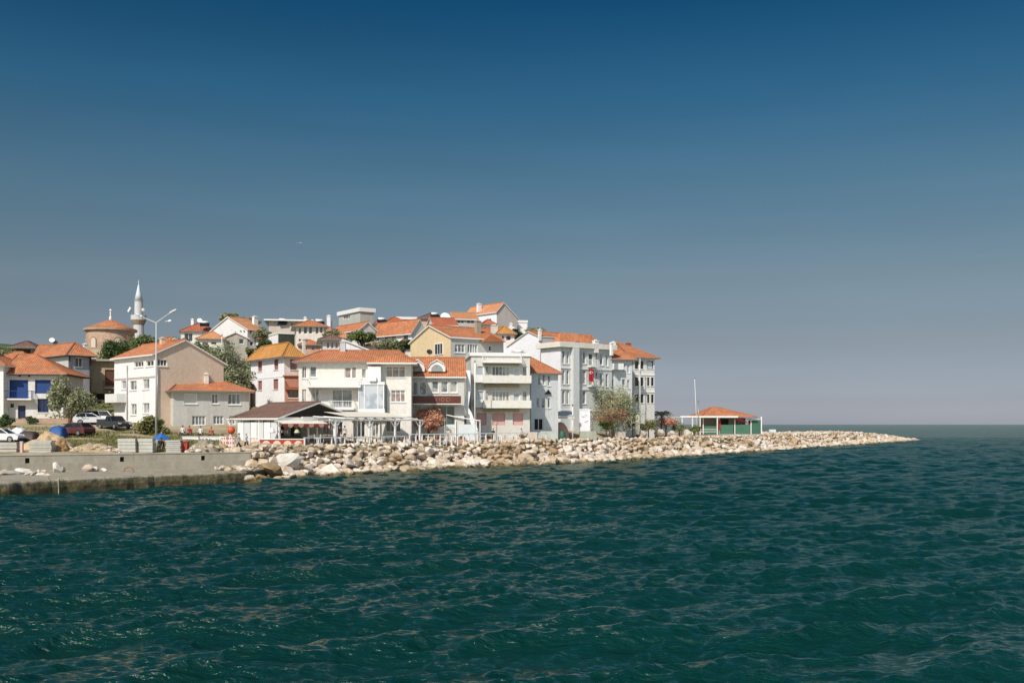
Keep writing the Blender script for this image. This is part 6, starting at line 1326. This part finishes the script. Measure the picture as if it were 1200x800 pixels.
def rubble():
    r = random.Random(21); V = []; Fc = []; n = 0; dt = [(np.array([v.co[:] for v in m.vertices]), [tuple(p.vertices) for p in m.polygons]) for m in RM]
    for (p0, p1, y0, y1, k, zz) in ((218, 262, 91.5, 96.5, 130, .75), (84, 140, 90.3, 92.8, 110, .5), (28, 86, 93, 97, 60, .9), (0, 60, 76, 84, 26, 0), (250, 296, 86, 91, 40, 0)):
        for i in range(k):
            Y = r.uniform(y0, y1); px = r.uniform(p0, p1); X = (px-600)/F*Y; u = (px-p0)/(p1-p0)*2-1; v = (Y-y0)/(y1-y0)*2-1; rad = r.uniform(.08, .3)
            z = (1.03 if zz == 0 else gz_fast(X, Y)) + zz*max(0, 1-u*u)*max(0, 1-v*v) + rad*.3
            if zz == 0 and (X-WA[0])*WNn[0] + (Y-WA[1])*WNn[1] > -1: continue
            M = np.array((Matrix.Translation((X, Y, z)) @ Matrix.Rotation(r.uniform(0, 6), 4, 'Z') @ Matrix.Rotation(r.uniform(-1, 1), 4, 'X') @ Matrix.Diagonal((rad*r.uniform(1, 2), rad, rad*.7, 1)))); vs, fs = dt[r.randrange(14)]; w = vs @ M[:3, :3].T + M[:3, 3]; V.append(w); Fc += [tuple(a+n for a in f) for f in fs]; n += len(vs)
    me = bpy.data.meshes.new('rubble'); me.from_pydata(np.concatenate(V).tolist(), [], Fc); me.materials.append(ROCK); o = bpy.data.objects.new('rubble', me); COL.objects.link(o); tag(o, 'small stones and rubble strewn over the yard and the landing', 'rubble', kind='stuff')
rubble()
def stack(label, px0, px1, yt, yb, Y, n, mat, jit=.06):
    a, b = P(px0, yt, Y), P(px1, yb, Y); z0 = gz((a.x+b.x)/2, Y); hw = (b.x-a.x)/2; hh = a.z-z0; t = thing('slab_stack', label, 'stack', ((a.x+b.x)/2, Y, z0), R(3)); r = random.Random(int(px0)); s_ = hh/n
    for k in range(n): m = MB(); dx, dy = r.uniform(-jit, jit), r.uniform(-jit, jit); m.box(-hw+dx, hw+dx, -.5+dy, .5+dy, k*s_+.02*(k > 0), (k+1)*s_-.01); m.build('slab', mat, t)
SL = stucco('b7b5aa', .3)
stack('stack of grey panels at the left edge behind the quay wall', -1, 22, 518, 532, 88.2, 3, SL); stack('stack of ribbed grey panels left of the orange earth heap', 37, 62, 516, 532, 88.8, 6, SL, .1); stack('tall pale slab stack in the middle behind the quay wall', 140.5, 160.5, 513.5, 530, 91.5, 4, stucco('bdbbb0', .15), .02)
stack('tall pale slab stack right of the middle one', 163.5, 180.5, 513.5, 530, 92.0, 4, stucco('bdbbb0', .15), .02); stack('short ribbed slab stack left of the red box', 196, 213, 515.5, 529, 93.0, 6, SL, .05)
t, hw, hh = local_box('red_box', 'bright red box between the slab stack and the rubble', 'box', 213.5, 220.5, 517, 93.4, .6, RED); m = MB(); m.box(-hw, hw, -.3, .3, 0, hh-.1); m.build('body', RED, t); m = MB(); m.box(-hw-.04, hw+.04, -.34, .34, hh-.097, hh); m.build('lid', flat('7d2a22'), t)
t, hw, hh = local_box('pink_post', 'pale pink post standing between the two left panel stacks', 'post', 24, 27, 517, 88, .3, PINK); m = MB(); m.box(-hw, hw, -.12, .12, -.1, hh-.05); m.build('shaft', flat('c9a49a'), t); m = MB(); m.box(-hw*1.2, hw*1.2, -.15, .15, hh-.047, hh); m.build('cap', WTRIM, t)
t, hw, hh = local_box('low_wall', 'low white wall below the seated people by the grey stucco house', 'wall', 214, 262, 511, 107, .3, WHITE); m = MB(); m.box(-hw, hw, -.15, .15, -.5, hh-.08); m.build('base', WHITE, t); m = MB(); m.box(-hw-.05, hw+.05, -.2, .2, hh-.077, hh); m.build('coping', WTRIM, t)
for i, (px, w_) in enumerate(((263, 3.4), (270.5, 3.4), (298, 4))):
    t, hw, hh = local_box('hung_rug', ['red and white rug hanging left on the rail by the cafe', 'red and white rug hanging right beside the first one', 'pale pink cloth hanging beside the cafe counter'][i], 'rug', px-w_, px+w_, 512, 100, .1, RED); m = MB(); n = 5
    for a in range(n):
        for b in range(n): m.box(-hw+2*hw*a/n, -hw+2*hw*(a+1)/n-.002, -.03, .0, hh*b/n, hh*(b+1)/n-.002, (a*b+a+b) % 2)
    m.build('cloth', [flat('b3574c' if i < 2 else 'c9a8a0'), flat('dccbc0')], t); m = MB(); m.tube((-hw-.2, .05, hh), (hw+.2, .05, hh), .04, n=5); 
    for s_ in (-1, 1): m.tube((s_*(hw+.15), .05, -.2), (s_*(hw+.15), .05, hh), .04, n=5)
    m.build('rack', WPAINT, t)
p = P(271, 504, 99); t = thing('buoy', 'orange buoy hanging at the left corner of the cafe', 'buoy', p); m = MB(); m.ball((0,0,0), (.38, .38, .42), 0, 12); m.build('float', flat('c4552f', .5), t, True); m = MB(); m.tube((0,0,.35), (0,0,1.1), .03, n=5); m.build('rope', DARK, t); m = MB(); m.tube((0,.3,-1.6), (0,.3,1.1), .05, n=6); m.tube((0,.3,1.1), (0,0,1.1), .04, n=6); m.build('stand', WPAINT, t)
# beach umbrella
a = P(189, 0, 96); z0 = gz(a.x, 96); t = thing('sun_umbrella', 'crumpled blue sun umbrella behind the slab stacks', 'umbrella', (a.x, 96, z0)); zt = P(0, 507, 96).z - z0; m = MB(); n = 10
for k in range(n):
    a0, a1 = 6.283*k/n, 6.283*(k+1)/n; r_ = .8; f_ = lambda q, kk: (r_*math.cos(q), r_*math.sin(q), zt-.55-.12*(kk % 2)); m.face([f_(a0, k), f_(a1, k+1), (0, 0, zt)])
m.build('canopy', flat('2a63b0', .6, .25), t); m = MB(); m.tube((0,0,-.1), (0,0,zt+.1), .03, n=6); m.build('pole', WPAINT, t)
# ------------------------------------------------------------------ people
SKIN = flat('b0805f', .6, .05); HAIR = flat('2b211b', .8)
def person(label, px, Y, rz_, shirt, trousers, pose='walk', hgt=1.74, hair='2b211b', z=None, group=None):
    x = P(px, 0, Y).x; z = gz(x, Y) if z is None else z; t = thing('person', label, 'person', (x, Y, z), R(rz_)); s_ = hgt/1.75
    st = .28 if pose == 'walk' else .08
    J = {'pel': (0, 0, .95), 'waist': (0, 0, 1.12), 'chest': (0, -.01, 1.33), 'neck': (0, 0, 1.5), 'head0': (0, -.01, 1.58), 'head1': (0, -.02, 1.66), 'head2': (0, -.01, 1.72)}
    rad = {'pel': (.15, .11), 'waist': (.13, .095), 'chest': (.16, .11), 'neck': (.055, .055), 'head0': (.07, .08), 'head1': (.078, .095), 'head2': (.05, .06)}
    E_ = [('pel', 'waist'), ('waist', 'chest'), ('chest', 'neck'), ('neck', 'head0'), ('head0', 'head1'), ('head1', 'head2')]
    sit = pose == 'sit'
    for sd, sg in (('l', -1), ('r', 1)):
        f = st*sg
        J['sh'+sd] = (.19*sg, 0, 1.42); J['el'+sd] = (.24*sg, f*.5 + .02, 1.15); J['wr'+sd] = (.23*sg, f*.6 - (.12 if not sit else .25), .92 if not sit else 1.0); J['ha'+sd] = (.23*sg, J['wr'+sd][1]-.03, J['wr'+sd][2]-.08)
        rad['sh'+sd] = (.06, .06); rad['el'+sd] = (.042, .042); rad['wr'+sd] = (.028, .028); rad['ha'+sd] = (.03, .04)
        E_ += [('chest', 'sh'+sd), ('sh'+sd, 'el'+sd), ('el'+sd, 'wr'+sd), ('wr'+sd, 'ha'+sd)]
        for q in range(4): k = 'f%d%s' % (q, sd); J[k] = (.23*sg + (-.03+.02*q)*.9, J['ha'+sd][1]-.02-.012*q, J['ha'+sd][2]-.09+.008*abs(q-1)); rad[k] = (.009, .009); E_.append(('ha'+sd, k))
        J['th'+sd] = (.19*sg, J['ha'+sd][1]-.05, J['ha'+sd][2]-.03); rad['th'+sd] = (.01, .01); E_.append(('ha'+sd, 'th'+sd))
        J['hip'+sd] = (.09*sg, 0, .88); rad['hip'+sd] = (.09, .1)
        if sit: J['kn'+sd] = (.12*sg, -.42, .9); J['an'+sd] = (.12*sg, -.42, .5); J['to'+sd] = (.12*sg, -.58, .44)
        else: J['kn'+sd] = (.1*sg, -f*.55-.05, .5); J['an'+sd] = (.1*sg, -f*1.1+.04, .09); J['to'+sd] = (.11*sg, -f*1.1-.14, .04)
        rad['kn'+sd] = (.062, .065); rad['an'+sd] = (.04, .042); rad['to'+sd] = (.035, .03)
        E_ += [('pel', 'hip'+sd), ('hip'+sd, 'kn'+sd), ('kn'+sd, 'an'+sd), ('an'+sd, 'to'+sd)]
    names = list(J); dz = -.46 if sit else 0
    me = bpy.data.meshes.new('body'); me.from_pydata([(a*s_, b*s_, (c+dz)*s_) for a, b, c in J.values()], [(names.index(a), names.index(b)) for a, b in E_], [])
    o = bpy.data.objects.new('body', me); COL.objects.link(o); m1 = o.modifiers.new('s', 'SKIN'); m2 = o.modifiers.new('u', 'SUBSURF'); m2.levels = 1; m2.render_levels = 1
    for i, nme in enumerate(names): me.skin_vertices[0].data[i].radius = (rad[nme][0]*s_, rad[nme][1]*s_); me.skin_vertices[0].data[i].use_root = (i == 0)
    bpy.context.view_layer.update(); dg = bpy.context.evaluated_depsgraph_get(); me2 = bpy.data.meshes.new_from_object(o.evaluated_get(dg)); bpy.data.objects.remove(o)
    me2.materials.clear()
    for mt in (SKIN, flat(shirt, .8), flat(trousers, .8), flat('2a2624', .7)): me2.materials.append(mt)
    for p in me2.polygons:
        c = p.center / s_; zc = c.z - dz
        if zc > 1.49: k = 0
        elif abs(c.x) > .17 and zc < 1.12: k = 0
        elif zc > .96: k = 1
        elif zc < (.11 if not sit else .5) : k = 3
        else: k = 2
        p.material_index = k; p.use_smooth = True
    b = bpy.data.objects.new('body', me2); COL.objects.link(b); b.parent = t; b.name = 'body'
    m = MB(); m.ball((0, .015*s_, (1.69+dz)*s_), (.092*s_, .105*s_, .085*s_), 0, 10); m.build('hair', flat(hair, .8), t, True)
    m = MB(); m.ball((0, -.115*s_, (1.63+dz)*s_), (.014, .02, .022), 0, 6); m.ball((0, -.105*s_, (1.585+dz)*s_), (.025, .012, .008), 1, 6)
    for sg in (-1, 1): m.ball((.033*s_*sg, -.1*s_, (1.655+dz)*s_), (.012, .01, .008), 2, 6); m.ball((.083*s_*sg, 0, (1.635+dz)*s_), (.012, .02, .032), 0, 6)
    m.build('face', [SKIN, flat('8c4a40'), BLACK], t, True)
    return t
person('person in a grey shirt and dark trousers walking left before the cafe side wall', 280, 97.0, -70, '8d8f92', '2c2e33'); person('person in a white top and black trousers walking right behind the grey shirted one', 288.5, 97.4, 60, 'd2d2d0', '1e1f22', hair='b9b2a6')
def seat_for(label, px, Y, mat): x = P(px, 0, Y).x; return chair(label, x, Y+.05, gz(x, Y), 0, mat, None)
for px, Y, sh, l, l2 in ((214, 108.6, 'cfcfcb', 'seated person in a white shirt, leftmost behind the low white wall', 'plain chair under the white shirted person, leftmost behind the low wall'), (222, 108.4, '9c2f35', 'seated person in a dark red top behind the low white wall', 'plain chair under the person in the dark red top'), (235, 108.6, 'd9d9d6', 'seated person in a pale top and dark hair behind the low white wall', 'plain chair under the person in the pale top'), (247.5, 108.4, 'b35a30', 'seated person in an orange top, rightmost behind the low white wall', 'plain chair under the orange topped person')):
    seat_for(l2, px, Y, flat('6a5c50')); person(l, px, Y-.12, -10, sh, '34363c', 'sit')
for i, (px, Y, sh, l) in enumerate(((398, inland(398, 6.5), '1c1c1e', 'person in black standing inside the cafe near the railing'), (404, inland(404, 8), 'c9c9cc', 'person in a light shirt standing deeper inside the cafe'), (578, inland(578, 5.3), '2b2c30', 'person in dark clothes standing on the promenade by the pink shutters'), (611, inland(611, 5.3), 'bfc6cf', 'person in a pale blue top on the promenade right of the pink shutters'), (489, inland(489, 5.3), 'dcc8cc', 'person in a pale pink top by the last pergola post'))):
    person(l, px, Y, 30*i-40, sh, '303238', 'stand', z=FZ if i < 2 else None)
person('person in dark clothes sitting under the blue sun umbrella', 188, 94.5, 0, '2a2626', '26282c', 'sit'); x = P(188, 0, 94.5).x; chair('dark chair under the blue sun umbrella', x, 94.7, gz(x, 94.5), 0, DARK, None)
# gull
p = P(352, 285, 165); t = thing('seagull', 'white seagull gliding high in the blue sky', 'bird', p, R(20)); m = MB(); m.lathe([(.005, -.26), (.035, -.2), (.075, -.05), (.07, .08), (.045, .15), (.045, .2), (.01, .25)], 10); b = m.build('body', WPAINT, t, True); b.rotation_euler = (R(90), 0, 0)
for s_ in (-1, 1):
    m = MB(); m.hexa([(s_*.03, -.1, .02), (s_*.03, .08, .02), (s_*.35, .06, .14), (s_*.35, -.09, .14)], [(s_*.03, -.1, .045), (s_*.03, .08, .045), (s_*.35, .06, .155), (s_*.35, -.09, .155)]); m.hexa([(s_*.352, -.09, .14), (s_*.352, .06, .14), (s_*.68, .13, .06), (s_*.66, .09, .06)], [(s_*.352, -.09, .155), (s_*.352, .06, .155), (s_*.68, .13, .068), (s_*.66, .09, .068)]); m.build('wing', flat('c2c6ca'), t)
